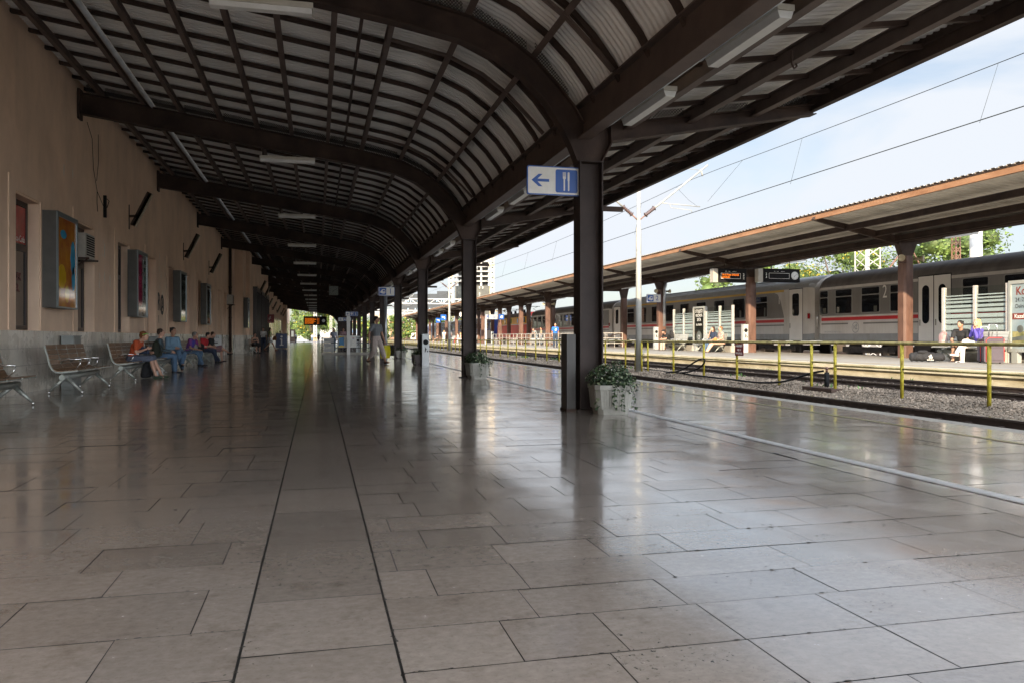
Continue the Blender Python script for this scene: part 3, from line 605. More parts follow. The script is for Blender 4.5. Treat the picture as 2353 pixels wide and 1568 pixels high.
# ---------------------------------------------------------------- benches
def slats_line():
    return [(-.275,.89),(-.245,.78),(-.225,.68),(-.205,.58),(-.165,.48),(-.09,.425),(.0,.425),(.10,.437),(.20,.447),(.285,.455)]
def make_bench(label):
    t=T('bench',label,'bench',(0,0,0),0,'slatted benches along the station wall')
    P=[(-.285,.915),(-.262,.82),(-.238,.73),(-.218,.64),(-.196,.55),(-.15,.468),(-.085,.425),(.0,.424),(.09,.434),(.18,.444),(.27,.452)]
    for k in range(4):
        y=-1.2+k*.61; g=MB()
        for a,b in zip(P,P[1:]):
            a=Vector(a);b=Vector(b); d=(b-a)*.08; g.strip([tuple(a+d),tuple(b-d)],'y',y,y+.56,.022)
        g.build('seat',wood,t,world=False)
    g=MB()
    for k in range(5):
        y=-1.225+k*.61; g.strip([(a,b-.018) for a,b in P],'y',y-.012,y+.012,.028)
    for a,b in P[1:-1:1]: g.box(a-.006,-1.22,b-.02,a+.006,1.22,b-.008)
    g.build('seat_frame',alu,t,world=False)
    g=MB(); g.tube([(0,-1.22,.315),(0,1.22,.315)],.055,12); g.tube([(0,-1.235,.315),(0,-1.22,.315)],.05,12); g.build('beam',alu,t,world=False)
    for yy in (-1.0,1.0):
        for sx in (-1,1):
            g=MB(); g.tube([(sx*.02,yy,.30),(sx*.15,yy+.0,.17),(sx*.275,yy,.045)],[.045,.032,.02],8); g.build('leg',alu,t,world=False)
            g=MB(); g.tube([(sx*.28,yy,.0),(sx*.28,yy,.06)],.02,8); g.build('foot',chrome,t,world=False)
    for k in (1,2,3):
        y=-1.225+k*.61; g=MB(); g.tube([(-.19,y,.57),(-.10,y,.625),(.03,y,.635),(.17,y,.63)],.014,6); g.tube([(.165,y,.62),(.14,y,.53),(.07,y,.455),(.0,y,.43)],.010,6); g.build('armrest',chrome,t,world=False)
    return t
bl=['slatted wooden bench cut by the left edge of the photo','empty slatted wooden bench with four seats, nearest whole bench','slatted bench with the boy in orange at its far end','slatted bench under the man in the blue denim shirt','slatted bench under the man with his hand on his face','slatted bench under the man in the red shirt']
by=[12.75,17.4,21.9,25.9,31.3,35.9]; b0=make_bench(bl[0]); b0.location=(-4.56,by[0],0)
for y,l in list(zip(by,bl))[1:]: dup(b0,(-4.56,y,0),0,l)
dup(b0,(-4.1,55.2,0),0,'slatted bench under the woman in black'); 
dup(b0,(-4.2,93,0),0,'far slatted bench beyond the blue information board'); dup(b0,(-4.2,99,0),0,'far slatted bench under the farthest sitting people by the wall')
# ---------------------------------------------------------------- sign panels
def panel(name,label,cat,loc,w_,h_,r=(1,0,0),n=(0,-1,0),group=None,border=blue_s,face=white_s,th=.04):
    t=T(name,label,cat,loc,0,group); P=Pl(loc,r,n); g=MB(); P.rrect(g,-w_/2,-h_/2,w_/2,h_/2,.03,-th,0); g.build('board',border,t); g=MB(); P.rrect(g,-w_/2+.015,-h_/2+.015,w_/2-.015,h_/2-.015,.022,.0005,.003); g.build('face',face,t); return t,P
def arrow(P,t,u,v,s,mat,up=False):
    g=MB()
    pts=[(-.5,0),(-.1,.34),(.12,.34),(-.16,.075),(.5,.075),(.5,-.075),(-.16,-.075),(.12,-.34),(-.1,-.34)]
    if up: pts=[(-b,-a) for a,b in pts]
    P.poly(g,[(u+a*s,v+b*s) for a,b in pts][::-1],.0035,.005); g.build('arrow',mat,t)
def train_icon(P,t,u,v,s):
    g=MB(); P.rrect(g,u-s/2,v-s/2,u+s/2,v+s/2,.02,.0035,.005); g.build('pictogram_field',blue_s,t)
    g=MB(); P.poly(g,[(u-.42*s,v-.12*s),(u-.30*s,v+.0*s),(u-.1*s,v+.28*s),(u+.2*s,v+.32*s),(u+.36*s,v+.24*s),(u+.38*s,v-.24*s),(u+.2*s,v-.33*s),(u-.1*s,v-.3*s)][::-1],.0055,.007); g.build('pictogram',white_s,t)
    g=MB(); P.rect(g,u+.0*s,v-.02*s,u+.3*s,v+.18*s,.0072,.008); P.disc(g,u+.05*s,v-.17*s,.04*s,.0072,.008,n=8); P.disc(g,u+.27*s,v-.17*s,.04*s,.0072,.008,n=8); g.build('pictogram_detail',blue_s,t)
t,P=panel('restaurant_sign','blue and white sign with an arrow, fork and knife on the nearest column','sign',(3.285,10.93,3.28),.79,.41)
arrow(P,t,-.20,.0,.26,blue_s); g=MB(); P.rrect(g,.025,-.165,.355,.165,.03,.0035,.005); g.build('pictogram_field',blue_s,t)
g=MB(); P.rrect(g,.145,-.14,.167,.04,.01,.0055,.007); 
for k in range(4): P.rect(g,.134+k*.0125,.06,.1415+k*.0125,.13,.0055,.007)
P.rrect(g,.134,.03,.179,.068,.012,.0072,.0078); g.build('fork_pictogram',white_s,t)
g=MB(); P.rrect(g,.21,-.14,.232,.03,.01,.0055,.007); P.rrect(g,.205,.0,.234,.13,.012,.0072,.0078); g.build('knife_pictogram',white_s,t)
g=MB(); g.box(3.66,10.95,3.15,3.70,10.99,3.42); g.build('bracket',offw,t)
def stub(x,y,z,label,g_=None):
    g=MB(); g.bar((x,y,z),(x+.36,y,z+.0),.05,.07); return thing1('outrigger_stub',g,steel,label,'bracket','short black stubs on the canopy columns')
for i in range(6): stub(4.02,FR[i+1]+.05,2.93,'short black stub on the track side of the %s column'%ords[i])
# platform 1 sign on pole
t,P=panel('platform_sign','platform sign with a train pictogram and the number 1 on a grey pole','sign',(3.01,36,3.08),.72,.40,group=None)
train_icon(P,t,-.17,0,.31); text('1',.34,P.p(.17,0,.006),P.r,P.u,blue_s,'numeral',t,.001)
g=MB(); g.tube([(2.97,36.08,0),(2.97,36.08,2.95)],.075,12); g.build('pole',galv,t)
# info sign and its post
t,P=panel('information_sign','sign with an arrow, ticket pictogram and letter i, above the posted railings','sign',(2.06,50,2.46),.76,.27)
arrow(P,t,-.24,0,.17,blue_s); g=MB(); P.rrect(g,-.11,-.11,.11,.11,.015,.0035,.005); P.rrect(g,.13,-.11,.35,.11,.015,.0035,.005); g.build('pictogram_field',blue_s,t)
g=MB(); P.rect(g,-.07,-.01,.06,.07,.0055,.007); P.rect(g,-.05,-.08,.04,-.04,.0055,.007); P.rect(g,.22,-.08,.26,.03,.0055,.007); P.disc(g,.24,.07,.022,.0055,.007,n=10); P.rect(g,.20,-.085,.28,-.07,.0055,.007); g.build('pictogram',white_s,t)
g=MB(); g.box(1.76,50.05,0,1.96,50.2,2.33); g.build('post',white_p,t)
t,P=panel('direction_sign','smaller arrow sign lower down behind the information sign','sign',(1.9,58,2.3),.9,.26); arrow(P,t,-.3,0,.17,blue_s); train_icon(P,t,.0,0,.2)
g=MB(); g.tube([(2.1,58.06,2.4),(2.1,58.06,5.3)],.02,6); g.build('hanger',steel,t)
# clock
t=T('square_clock','large square station clock hung from the canopy','clock',(1.2,62,4.56)); P=Pl((1.2,62,4.56),(1,0,0),(0,-1,0)); g=MB(); P.rect(g,-.34,-.34,.34,.34,-.2,0); g.build('case_body',M('clock_case',(.22,.26,.24),.4,.1,.1,5),t); g=MB(); P.rect(g,-.315,-.315,.315,.315,.001,.004); g.build('dial',M('clock_dial',(.30,.34,.31),.4,0,.06,5),t)
def clock_hands(P,t,r,u=0,v=0,m=black_t,d=.006):
    g=MB()
    for k in range(12):
        a=k*PI/6; c,s_=math.cos(a),math.sin(a); q=.07*r; P.poly(g,[(u+c*.80*r-s_*q/2,v+s_*.80*r+c*q/2),(u+c*.80*r+s_*q/2,v+s_*.80*r-c*q/2),(u+c*.95*r+s_*q/2,v+s_*.95*r-c*q/2),(u+c*.95*r-s_*q/2,v+s_*.95*r+c*q/2)],d,d+.001)
    g.build('hour_marks',m,t); g=MB()
    for a,l,q in ((R(90-215),.52,.09),(R(90-62),.82,.06)):
        c,s_=math.cos(a),math.sin(a); q*=r; l*=r; P.poly(g,[(u-s_*q/2,v+c*q/2),(u+s_*q/2,v-c*q/2),(u+c*l+s_*q/2,v+s_*l-c*q/2),(u+c*l-s_*q/2,v+s_*l+c*q/2)],d+.0015,d+.003)
    g.build('hands',m,t)
clock_hands(P,t,.31); g=MB(); g.tube([(1.2,62.1,4.9),(1.2,62.1,5.7)],.02,6); g.build('hanger',steel,t)
# departures board
t=T('departures_board','black departures board with rows of amber text hung under the canopy','display board',(-.2,85,2.7)); P=Pl((-.21,85,2.71),(1,0,0),(0,-1,0)); g=MB(); P.rect(g,-1.15,-.45,1.15,.45,-.2,0); g.build('case_body',black,t)
g=MB(); r3=random.Random(4)
for k in range(9):
    v=.24-k*.066; 
    P.rect(g,-1.03,v-.015,-.93,v+.015,.002,.004); P.rect(g,-.90,v-.015,-.82,v+.015,.002,.004)
    u=-.79
    while u<-.79+r3.uniform(.45,.85): l=r3.uniform(.05,.15); P.rect(g,u,v-.015,u+l,v+.015,.002,.004); u+=l+.03
    if k%2==0: P.rect(g,.18,v-.022,.24,v+.022,.002,.004)
    P.rect(g,.34,v-.022,.37,v+.022,.002,.004)
g.build('led_rows',orange_e,t); text('ODLAZAK   DEPARTURES   VLAK   KOLOSIJEK',.06,P.p(-.3,.37,.003),P.r,P.u,M('dim_white',(.4,.4,.4)),'lettering',t,.001)
g=MB(); P.disc(g,.83,.02,.16,.002,.006); g.build('clock_dial',M('pale_dial',(.6,.6,.58),.4),t); clock_hands(P,t,.15,.83,.02,d=.007); g=MB(); g.tube([(-.88,85.1,3.15),(-.88,85.1,5.9)],.03,6); g.build('hanger',steel,t); g=MB(); g.tube([(.46,85.1,3.15),(.46,85.1,5.6)],.03,6); g.build('hanger',steel,t)
t,P=panel('cafe_sign','dark red square cafe sign projecting from the wall above the walking woman','sign',(-4.02,72,2.62),.78,.74,border=M('cafe_red',(.20,.006,.012),.4,0,.1,4),face=M('cafe_red',())); g=MB(); P.poly(g,[(-.05,-.12),(-.09,.05),(.0,.1),(.03,.24),(.11,.2),(.09,.06),(.15,.0),(.03,-.02),(.0,-.12)],.004,.006); g.build('emblem',M('cafe_cream',(.5,.35,.3),.5),t); text('Caffè',.14,P.p(0,-.26,.005),P.r,P.u,M('cafe_cream',()),'lettering',t,.001)
t=T('information_board','dark blue standing board with a white letter i','display board',(-3.15,75,0)); P=Pl((-3.15,75,.72),(1,0,0),(0,-1,0)); g=MB(); P.rect(g,-.48,-.62,.48,.62,-.03,0); g.build('board',M('navy_board',(.01,.035,.13),.3,0,.1,4),t); g=MB(); P.disc(g,-.0,.36,.1,.002,.005); P.rect(g,-.06,-.4,.06,.18,.002,.005); P.rect(g,-.14,.1,.0,.18,.005,.006); P.rect(g,-.16,-.42,.16,-.34,.005,.006); g.build('letter',white_s,t)
g=MB(); g.tube([(-3.66,75,0),(-3.66,75,1.38),(-2.64,75,1.38),(-2.64,75,0)],.025,8); g.tube([(-3.66,74.7,.03),(-3.66,75.3,.03)],.02,6); g.tube([(-2.64,74.7,.03),(-2.64,75.3,.03)],.02,6); g.build('frame',chrome,t)
t,P=panel('arrow_board','white folding board lettered RESS with two black arrows beside the wall','display board',(-4.45,37.6,.78),.62,.72,border=alu,face=M('white_board',(.52,.53,.52),.5,0,.06,4))
text('PRESS',.15,P.p(0,.26,.005),P.r,P.u,black_t,'lettering',t,.001); arrow(P,t,0,.02,.28,black_t); arrow(P,t,0,-.2,.28,black_t); g=MB(); g.tube([(-4.13,37.62,0),(-4.13,37.62,1.16)],.02,6); g.tube([(-4.77,37.62,0),(-4.77,37.62,1.16)],.02,6); g.build('frame',chrome,t)
cabinet(-5.1,40.3,.8,.5,1.05,'pale grey cabinet against the dado behind the arrow board')
# ---------------------------------------------------------------- railings round the subway stairs
t=T('stair_railing','dark railing round the subway stairs with grey infill panels','railing',(2,50.4,0))
g=MB(); rl=M('dark_railing_paint',(.05,.05,.048),.5,.3,.2,4)
x0,x1=.30,3.62
for z in (.38,.70,1.02): g.bar((x0,50.4,z),(x1,50.4,z),.04,.04)
for k in range(7): g.bar((x0+k*.553,50.4,0),(x0+k*.553,50.4,1.03),.04,.04)
for z in (.38,.70,1.02): g.bar((x1,50.4,z),(x1,58.4,z),.04,.04); g.bar((x0,50.4,z),(x0,58.4,z),.04,.04)
for k in range(1,9):
    for xx in (x0,x1): g.bar((xx,50.4+k,0),(xx,50.4+k,1.03),.04,.04)
g.build('rails',rl,t); g=MB(); g.box(x0-.05,50.3,0,x1+.1,50.6,.12); g.build('kerb',conc,t)
g=MB()
for z in (.15,.42,.73): g.box(.36,50.37,z,1.0,50.385,z+.25)
g.build('infill_panel',M('grey_panel',(.30,.31,.31),.4,.1,.1,3),t)
t=T('poster_board','white printed board with flags and a blue and yellow picture, hung on the stair railing','poster board',(1.86,50.3,.8)); P=Pl((1.80,50.3,.77),(1,0,0),(0,-1,0)); g=MB(); P.rect(g,-.55,-.36,.55,.36,-.01,0); g.build('board',white_s,t)
g=MB(); P.rect(g,-.52,-.33,-.2,.33,.001,.003); g.build('picture',M('print_blue',(.03,.20,.42),.4,0,.2,3),t); g=MB(); P.poly(g,[(-.52,.33),(-.2,.33),(-.2,.30),(-.36,.27),(-.52,.2)][::-1],.0032,.004); P.poly(g,[(-.52,-.33),(-.52,-.26),(-.36,-.22),(-.2,-.25),(-.2,-.33)][::-1],.0032,.004); g.build('picture_band',M('print_yellow',(.7,.5,.03),.4),t)
g=MB(); P.rect(g,-.05,.14,.07,.22,.001,.003); g.build('flag',M('flag_blue',(.01,.03,.25),.4),t); g=MB(); P.rect(g,.3,.2,.42,.23,.001,.003); g.build('flag_stripe',M('flag_red',(.5,.01,.01),.4),t); g=MB(); P.rect(g,.3,.13,.42,.16,.001,.003); g.build('flag_stripe',M('flag_blue',()),t)
g=MB()
for k in range(8): P.rect(g,-.15,.07-k*.05,.2+.2*r3.random(),.08-k*.05,.001,.002)
g.build('printed_lines',M('print_grey',(.15,.15,.15)),t)
# ---------------------------------------------------------------- litter bins
def bin_(x,y,label,z=0,h=1.14,rz=0):
    t=T('litter_bin',label,'litter bin',(x,y,z),rz,'slim grey litter bins on the columns'); g=MB(); g.box(-.13,-.11,0,.13,.11,h); g.build('case_body',M('bin_grey',(.44,.46,.46),.45,.2,.08,5),t,world=False)
    g=MB(); g.prism([(-.1+.1+.095*math.cos(2*PI*k/20),h-.28+.095*math.sin(2*PI*k/20)) for k in range(20)],'y',-.118,-.112); g.build('opening',black,t,world=False); g=MB(); g.prism([(.1*math.cos(2*PI*k/20),h-.28+.1*math.sin(2*PI*k/20)) for k in range(20)],'y',-.1115,-.1105); g.build('opening_rim',alu,t,world=False)
    g=MB(); g.box(-.135,-.115,h-.03,.135,.115,h+.015); g.build('lid',M('bin_grey',()),t,world=False)
    g=MB(); g.ball((-.02,-.112,h-.47),.018,8,5,sc=(1,.1,1)); g.prism([(-.04,h-.6),(-.03,h-.49),(.01,h-.49),(.05,h-.55),(.04,h-.56),(.01,h-.52),(.01,h-.64),(-.01,h-.64),(-.01,h-.58),(-.03,h-.64),(-.045,h-.64)][::-1],'y',-.1125,-.1105); g.prism([(.05,h-.58),(.095,h-.58),(.088,h-.64),(.057,h-.64)],'y',-.1125,-.1105); g.build('pictogram',black_t,t,world=False)
    return t
bin_(3.90,29.55,'slim grey litter bin with a round mouth in front of the third column')
bin_(2.75,56.5,'slim grey litter bin behind the stair railing',h=1.1)
# ---------------------------------------------------------------- planters
leafm=M('variegated_ivy_leaf',(.018,.042,.015),.5,0,.4,30,col2=(.055,.10,.04),island=.6); leaf2=M('cream_leaf_edge',(.20,.24,.14),.5,0,.2,20); flw=M('white_petal',(.65,.62,.6),.6); flr=M('red_petal',(.45,.02,.03),.6)
def leaves(mb,c,n,rx,ry,rz,size,seed,mi2=None,flat=.4):
    r_=random.Random(seed)
    for _ in range(n):
        while True:
            p=Vector((r_.uniform(-1,1),r_.uniform(-1,1),r_.uniform(-1,1)))
            if .35<p.length<1: break
        q=Vector((c[0]+p.x*rx,c[1]+p.y*ry,c[2]+p.z*rz)); s_=size*r_.uniform(.6,1.25)
        d=Vector((r_.gauss(0,1),r_.gauss(0,1),r_.gauss(0,flat))).normalized(); nn=(p+Vector((r_.gauss(0,.6),r_.gauss(0,.6),r_.gauss(.4,.5)))).normalized(); e=d.cross(nn).normalized(); d=nn.cross(e)
        mi=0 if mi2 is None or r_.random()>.2 else mi2
        mb.add([q-d*s_*.5,q+e*s_*.32+nn*s_*.1,q+d*s_*.6,q-e*s_*.32+nn*s_*.1],[(0,1,2,3)],mi)
def planter(x,y,rz,label,seed,flowers,dark=False,trails=5):
    t=T('planter',label,'planter',(x,y,0),rz,'flower planters beside the columns'); g=MB(); 
    def ring(a,z,c=.06): return [(-a+c,-a,z),(a-c,-a,z),(a,-a+c,z),(a,a-c,z),(a-c,a,z),(-a+c,a,z),(-a,a-c,z),(-a,-a+c,z)]
    rs=[ring(.205,0),ring(.218,.07),ring(.238,.075),ring(.262,.34),ring(.272,.345),ring(.275,.40),ring(.235,.40),ring(.225,.33)]
    vs=[p for r_ in rs for p in r_]; fs=[(i*8+j,i*8+(j+1)%8,(i+1)*8+(j+1)%8,(i+1)*8+j) for i in range(7) for j in range(8)]+[tuple(range(56,64))]
    g.add(vs,fs)
    for k in range(9):
        u=-.15+k*.0375
        for s_ in (0,1,2,3):
            m=Matrix.Rotation(s_*PI/2,3,'Z'); a=m@Vector((u*.9,-.243,.085)); b=m@Vector((u,-.263,.335)); g.bar(a,b,.017,.014)
    g.build('pot',M('dark_planter',(.10,.085,.08),.7) if dark else M('pale_fluted_concrete',(.30,.295,.26),.75,0,.2,5,.2,80),t,world=False)
    g=MB(); g.quad((-.22,-.22,.335),(.22,-.22,.335),(.22,.22,.335),(-.22,.22,.335)); g.build('soil',M('soil',(.03,.02,.015),.95),t,world=False)
    g=MB(); leaves(g,(-.02,0,.49),900,.32,.32,.20,.050,seed,1); leaves(g,(.14,-.12,.42),420,.24,.24,.16,.048,seed+1,1); leaves(g,(.1,.0,.62),160,.16,.16,.12,.04,seed+2,1); g.ball((0,0,.42),.22,10,6,sc=(1,1,.5))
    r_=random.Random(seed)
    for k in range(trails):
        a=r_.uniform(0,6.28); px,py=.29*math.cos(a),.29*math.sin(a)
        for j in range(9): leaves(g,(px*(1+.02*j),py*(1+.02*j),.40-.04*j),3,.035,.035,.03,.045,seed+9*k+j,1)
    g.build('foliage',[leafm,leaf2],t,world=False)
    g=MB(); leaves(g,(0,0,.52),flowers[1],.26,.26,.16,.045,seed+77); g.build('flowers',flowers[0],t,world=False)
    return t
planter(3.95,10.42,R(-6),'large pale fluted planter of trailing ivy beside the nearest column',5,(flw,46),trails=7)
planter(3.99,20.1,R(8),'pale fluted planter of silvery leaves beside the second column',15,(flw,20),trails=4)
planter(3.72,29.9,R(4),'dark planter of trailing ivy behind the slim litter bin',25,(flw,10),True,trails=9)
planter(3.97,39.4,R(0),'pale planter with red flowers beside the fourth column',35,(flr,60),trails=4)
# ================================================================ track fence
def ztop(y): return .93-.0021*max(0,y-12)
py=[3.1,5.15,7.2,9.25,11.34,13.44,15.53,16.40,17.74,19.80,21.73,23.82,25.88,26.42,26.98,27.95,30.1,32.2,34.27]
while py[-1]<196: py.append(py[-1]+2.1)
t=T('track_fence','long yellow tubular fence with worn top rail between the first two tracks','fence',(11.2,60,-.1))
for y in py:
    g=MB(); g.tube([(11.2,y,bz(11.2,y)-.12),(11.2,y,ztop(y)-.02)],.034,8); g.build('post',yellow,t)
for a,b in ((3.1,26.42),(26.98,196)):
    g=MB(); n=int((b-a)/2.1)+1; pts=[(11.2,a+(b-a)*k/n,ztop(a+(b-a)*k/n)+.006*math.sin(k*2.3)) for k in range(n+1)]; g.tube(pts,.034,8); g.build('top_rail',yrust,t)
    g=MB(); 
    for p,q in zip([y for y in py if a<=y<=b],[y for y in py if a<=y<=b][1:]): d=.06 if abs(p-15.53)<.1 else 0; g.tube([(11.2,p,ztop(p)-.50+d),(11.2,q,ztop(q)-.50+d)],.022,6)
    g.build('mid_rail',yrust,t)
g=MB(); g.box(11.02,15.4,-.17,11.3,16.5,-.09); g.build('hydrant_sill',steel,t)
t=T('warning_sign','small dark red sign lettered in white hung on the yellow fence','sign',(11.14,19.6,.7)); P=Pl((11.15,19.60,.715),(0,-1,0),(-1,0,0)); g=MB(); P.rect(g,-.22,-.165,.22,.165,-.01,0); g.build('board',M('maroon_board',(.13,.012,.015),.35,0,.1,5),t)
for s_,z,q in (('ZABRANJEN',.10,.092),('PRIJELAZ',-.01,.075),('PREKO PRUGE',-.10,.075)): text(s_,q,P.p(0,z,.002),P.r,P.u,white_s,'lettering',t,.001,sx=.72 if q>.08 else .75)
# hydrant and hose
t=T('hydrant','short black standpipe hydrant with a rusty tap beside the yellow fence','hydrant',(11.5,16.3,-.1)); g=MB(); g.tube([(11.5,16.25,-.2),(11.5,16.25,.24)],[.06,.055],10); g.build('standpipe',black,t); g=MB(); g.tube([(11.5,16.25,.24),(11.5,16.25,.33)],.03,8); g.tube([(11.38,16.25,.34),(11.66,16.2,.355)],.009,6); g.ball((11.5,16.25,.33),.04); g.build('tap',steel2,t)
def spl(pts,n=8):
    P_=[Vector(p) for p in pts]; o=[]
    for i in range(len(P_)-1):
        a,b,c,d=P_[max(i-1,0)],P_[i],P_[i+1],P_[min(i+2,len(P_)-1)]
        for k in range(n):
            u=k/n; o.append(.5*((2*b)+(c-a)*u+(2*a-5*b+4*c-d)*u*u+(3*b-a-3*c+d)*u**3))
    return o+[P_[-1]]
z0=-.10
g=MB(); g.tube(spl([(11.45,16.3,.27),(11.3,16.6,.2),(11.05,17.3,-.02),(10.95,18.3,z0),(11.05,20.2,z0),(11.1,22,z0),(11.35,23.6,z0),(11.5,24.6,z0),(11.0,23.9,z0+.01),(11.0,22.9,.02),(11.14,22.0,.36),(11.15,21.6,.40),(11.14,21.72,.22),(11.2,22.6,.0),(11.3,24,z0),(11.5,26,z0),(11.6,28,z0),(11.5,30,z0),(11.9,33,z0-.02)]),.024,8); thing1('water_hose',g,black,'long black rubber hose snaking over the ballast and looped on the fence','hose')
g=MB(); g.tube(spl([(11.9,38.2,-.1),(11.7,38.0,.15),(11.6,37.8,.36),(11.8,38.4,.30),(12.0,39,.1),(11.8,40,-.1),(11.6,42.5,-.12)]),.03,8); g.tube([(11.7,38.1,-.2),(11.7,38.1,.3)],.045,8); thing1('far_hose',g,black,'black hose coiled on a far standpipe behind the yellow fence','hose')
# ================================================================ overhead line
mastm=M('pale_mast_paint',(.27,.27,.25),.55,.1,.15,3); ins=M('brown_insulator',(.06,.035,.03),.3,0,.2,6)
def vline(p,q,u): return tuple(p[i]+(q[i]-p[i])*u for i in range(3))
def mast(y,label):
    x=11.18; t=T('catenary_mast',label,'overhead line mast',(x,y,-.15),0,'pale overhead line masts')
    g=MB(); g.tube([(x,y,-.4),(x,y,4.93),(x,y,4.99),(x,y,8.4)],[.115,.095,.068,.06],14); g.build('pole',mastm,t)
    for s_ in (1,-1):
        def q(dx,z): return (x+s_*dx,y,z)
        g=MB(); g.tube([q(.06,5.24),q(.16,5.33),q(.27,5.42)],.022,6); g.build('clevis',steel2,t)
        g=MB(); a=Vector(q(.24,5.40)); b=Vector(q(.62,5.70)); pts=[];rr=[]
        for k in range(15): pts.append(a.lerp(b,k/14)); rr.append(.10 if k in (1,13) else (.075 if k%2 else .04))
        g.tube(pts,rr,12); g.build('insulator',ins,t)
        g=MB(); g.tube([q(.60,5.68),q(.95,5.95),q(2.71,7.34)],.035,8); g.build('cantilever_tube',mastm,t)
        g=MB(); g.tube([q(.85,5.88),q(2.4,5.80)],.018,6); g.tube([q(1.2,5.86),q(1.25,5.72),q(2.05,5.66),(x+s_*2.08,y,5.57)],.012,6); g.tube([q(.5,7.24),q(1.55,7.18),q(2.45,7.13)],.012,6); g.tube([q(2.45,7.13),q(2.5,6.92)],.03,6); g.build('steady_arm',mastm,t)
    return t
mast(26.65,'nearest pale overhead line mast standing in the yellow fence'); mast(68.8,'middle pale overhead line mast seen between the second and third columns'); mast(118,'farthest pale overhead line mast on the fence line')
wm=M('dark_copper_wire',(.03,.035,.035),.5,.4,.1,5)
for xx,nm in ((13.24,'over the second track'),(9.12,'over the first track'),(25.2,'over the train'),(29.5,'over the yard beyond the train')):
    t=T('overhead_line','pair of overhead wires running '+nm,'overhead line',(xx,60,5.6),0,'overhead wires'); dz=0 if xx<20 else .35
    g=MB(); g.tube([(xx,-10,5.40+dz),(xx,26.6,5.56+dz),(xx,69,5.52+dz),(xx,118,5.5+dz),(xx,220,5.5+dz)],.012,5); g.build('contact_wire',wm,t)
    def cz(y): 
        for a,b in ((-15,26.65),(26.65,68.8),(68.8,118),(118,220)):
            if a<=y<=b: u=(y-a)/(b-a); return 6.93-1.25*u*(1-u)
    xc=xx+.32; g=MB(); g.tube([(xc,y,cz(y)+dz) for y in [-15+2.35*k for k in range(100)] if y<=220],.009,5); g.build('catenary_wire',wm,t)
    for y in (6,13.5,20.3,32,38,44.5,51,57.5,63,75,82,90,98,106): g=MB(); g.tube([(xc,y,cz(y)+dz),(xx+.1,y+.25,5.48+dz)],.005,4); g.build('dropper',wm,t)
    if xx<14 and xx>10:
        for pp in ([(xc,23.6,cz(23.6)),(13.45,25.8,5.85)],[(xc,28.6,cz(28.6)),(13.6,27.6,6.2),(13.45,26.6,5.8)]): g=MB(); g.tube(pp,.006,4); g.build('dropper',wm,t)
def lattice(mb,x,y,z0_,z1_,a,n,th=.05):
    for sx in (-1,1):
        for sy in (-1,1): mb.bar((x+sx*a,y+sy*a,z0_),(x+sx*a,y+sy*a,z1_),th*1.4,th*1.4)
    for k in range(n):
        za=z0_+(z1_-z0_)*k/n; zb=z0_+(z1_-z0_)*(k+1)/n
        for s_ in (-1,1):
            mb.bar((x-a*s_,y-a,za),(x+a*s_,y-a,zb),th,th); mb.bar((x-a,y-a*s_,za),(x-a,y+a*s_,zb),th,th); mb.bar((x-a,y-a,zb),(x+a,y-a,zb),th,th)
def gantry(y,z,x0,x1,label,lo=.75):
    t=T('signal_gantry',label,'gantry',(x0,y,-.2),0,'white lattice gantries across the tracks')
    g=MB()
    for yy in (y-.3,y+.3):
        g.bar((x0,yy,z),(x1,yy,z),.11,.11); g.bar((x0,yy,z+lo),(x1,yy,z+lo),.11,.11); n=int((x1-x0)/1.0)
        for k in range(n): a=x0+(x1-x0)*k/n; b=x0+(x1-x0)*(k+1)/n; g.bar((a,yy,z if k%2 else z+lo),(b,yy,z+lo if k%2 else z),.06,.06)
    g.build('truss',white_p,t)
    for xx in (x0+.3,x1-.3): g=MB(); lattice(g,xx,y,-.3,z,.25,8,.05); g.build('lattice_post',white_p,t)
white_p=M('weathered_white_steel',(.40,.39,.37),.6,0,.15,2)
gantry(128,6.4,8.2,31,'nearer white lattice gantry in front of the dark office block'); gantry(172,6.0,8.2,34,'farther white lattice gantry, lower in view'); gantry(205,6.6,3,40,'farthest white lattice gantry behind the end of the hall')
t=T('lattice_mast','white lattice mast standing in front of the yellow-flowering tree','overhead line mast',(32.7,42.2,-.2)); g=MB(); lattice(g,32.7,42.2,-.2,7.7,.5,13,.035); g.tube([(32.7,42.2,-.2),(32.7,42.2,7.7)],.11,10); g.build('lattice',white_p,t)
t=T('white_mast','thick white mast beside a brown lattice post behind the train','overhead line mast',(34.7,36,-.2)); g=MB(); g.tube([(34.7,36,-.2),(34.7,36,8.3)],.32,12); g.build('pole',white_p,t); g=MB(); lattice(g,33.4,36,-.2,8.2,.14,22,.03); g.bar((30.5,36,6.35),(33.4,36,6.6),.06,.06); g.bar((29,36,4.4),(31.2,36,7.0),.06,.06); g.bar((31.4,36,4.4),(29.8,36,7.0),.05,.05); g.build('lattice_post',steel2,t); g=MB(); g.tube([(31.0,36,6.4),(32.0,36,6.48)],[.11,.09],8); g.build('insulator',ins,t)
t=T('crane_jib','rust-flecked white lattice beam high at the right edge above the train','gantry',(36,33,6)); g=MB(); 
for yy in (0,.8):
    g.bar((31.5,32+yy,7.15),(60,31+yy,8.2),.12,.12,); g.bar((31.5,32+yy,7.2),(60,31+yy,10.0),.1,.1)
for k in range(14): a=31.5+k*2; g.bar((a,32,7.15+.037*(a-31.5)),(a+1,32,7.2+.098*(a+1-31.5)),.06,.06); g.bar((a+1,32,7.2+.098*(a+1-31.5)),(a+2,32,7.15+.037*(a+2-31.5)),.06,.06)
g.build('lattice',M('rusty_white',(.55,.45,.38),.7,0,.3,2,col2=(.62,.6,.57)),t)
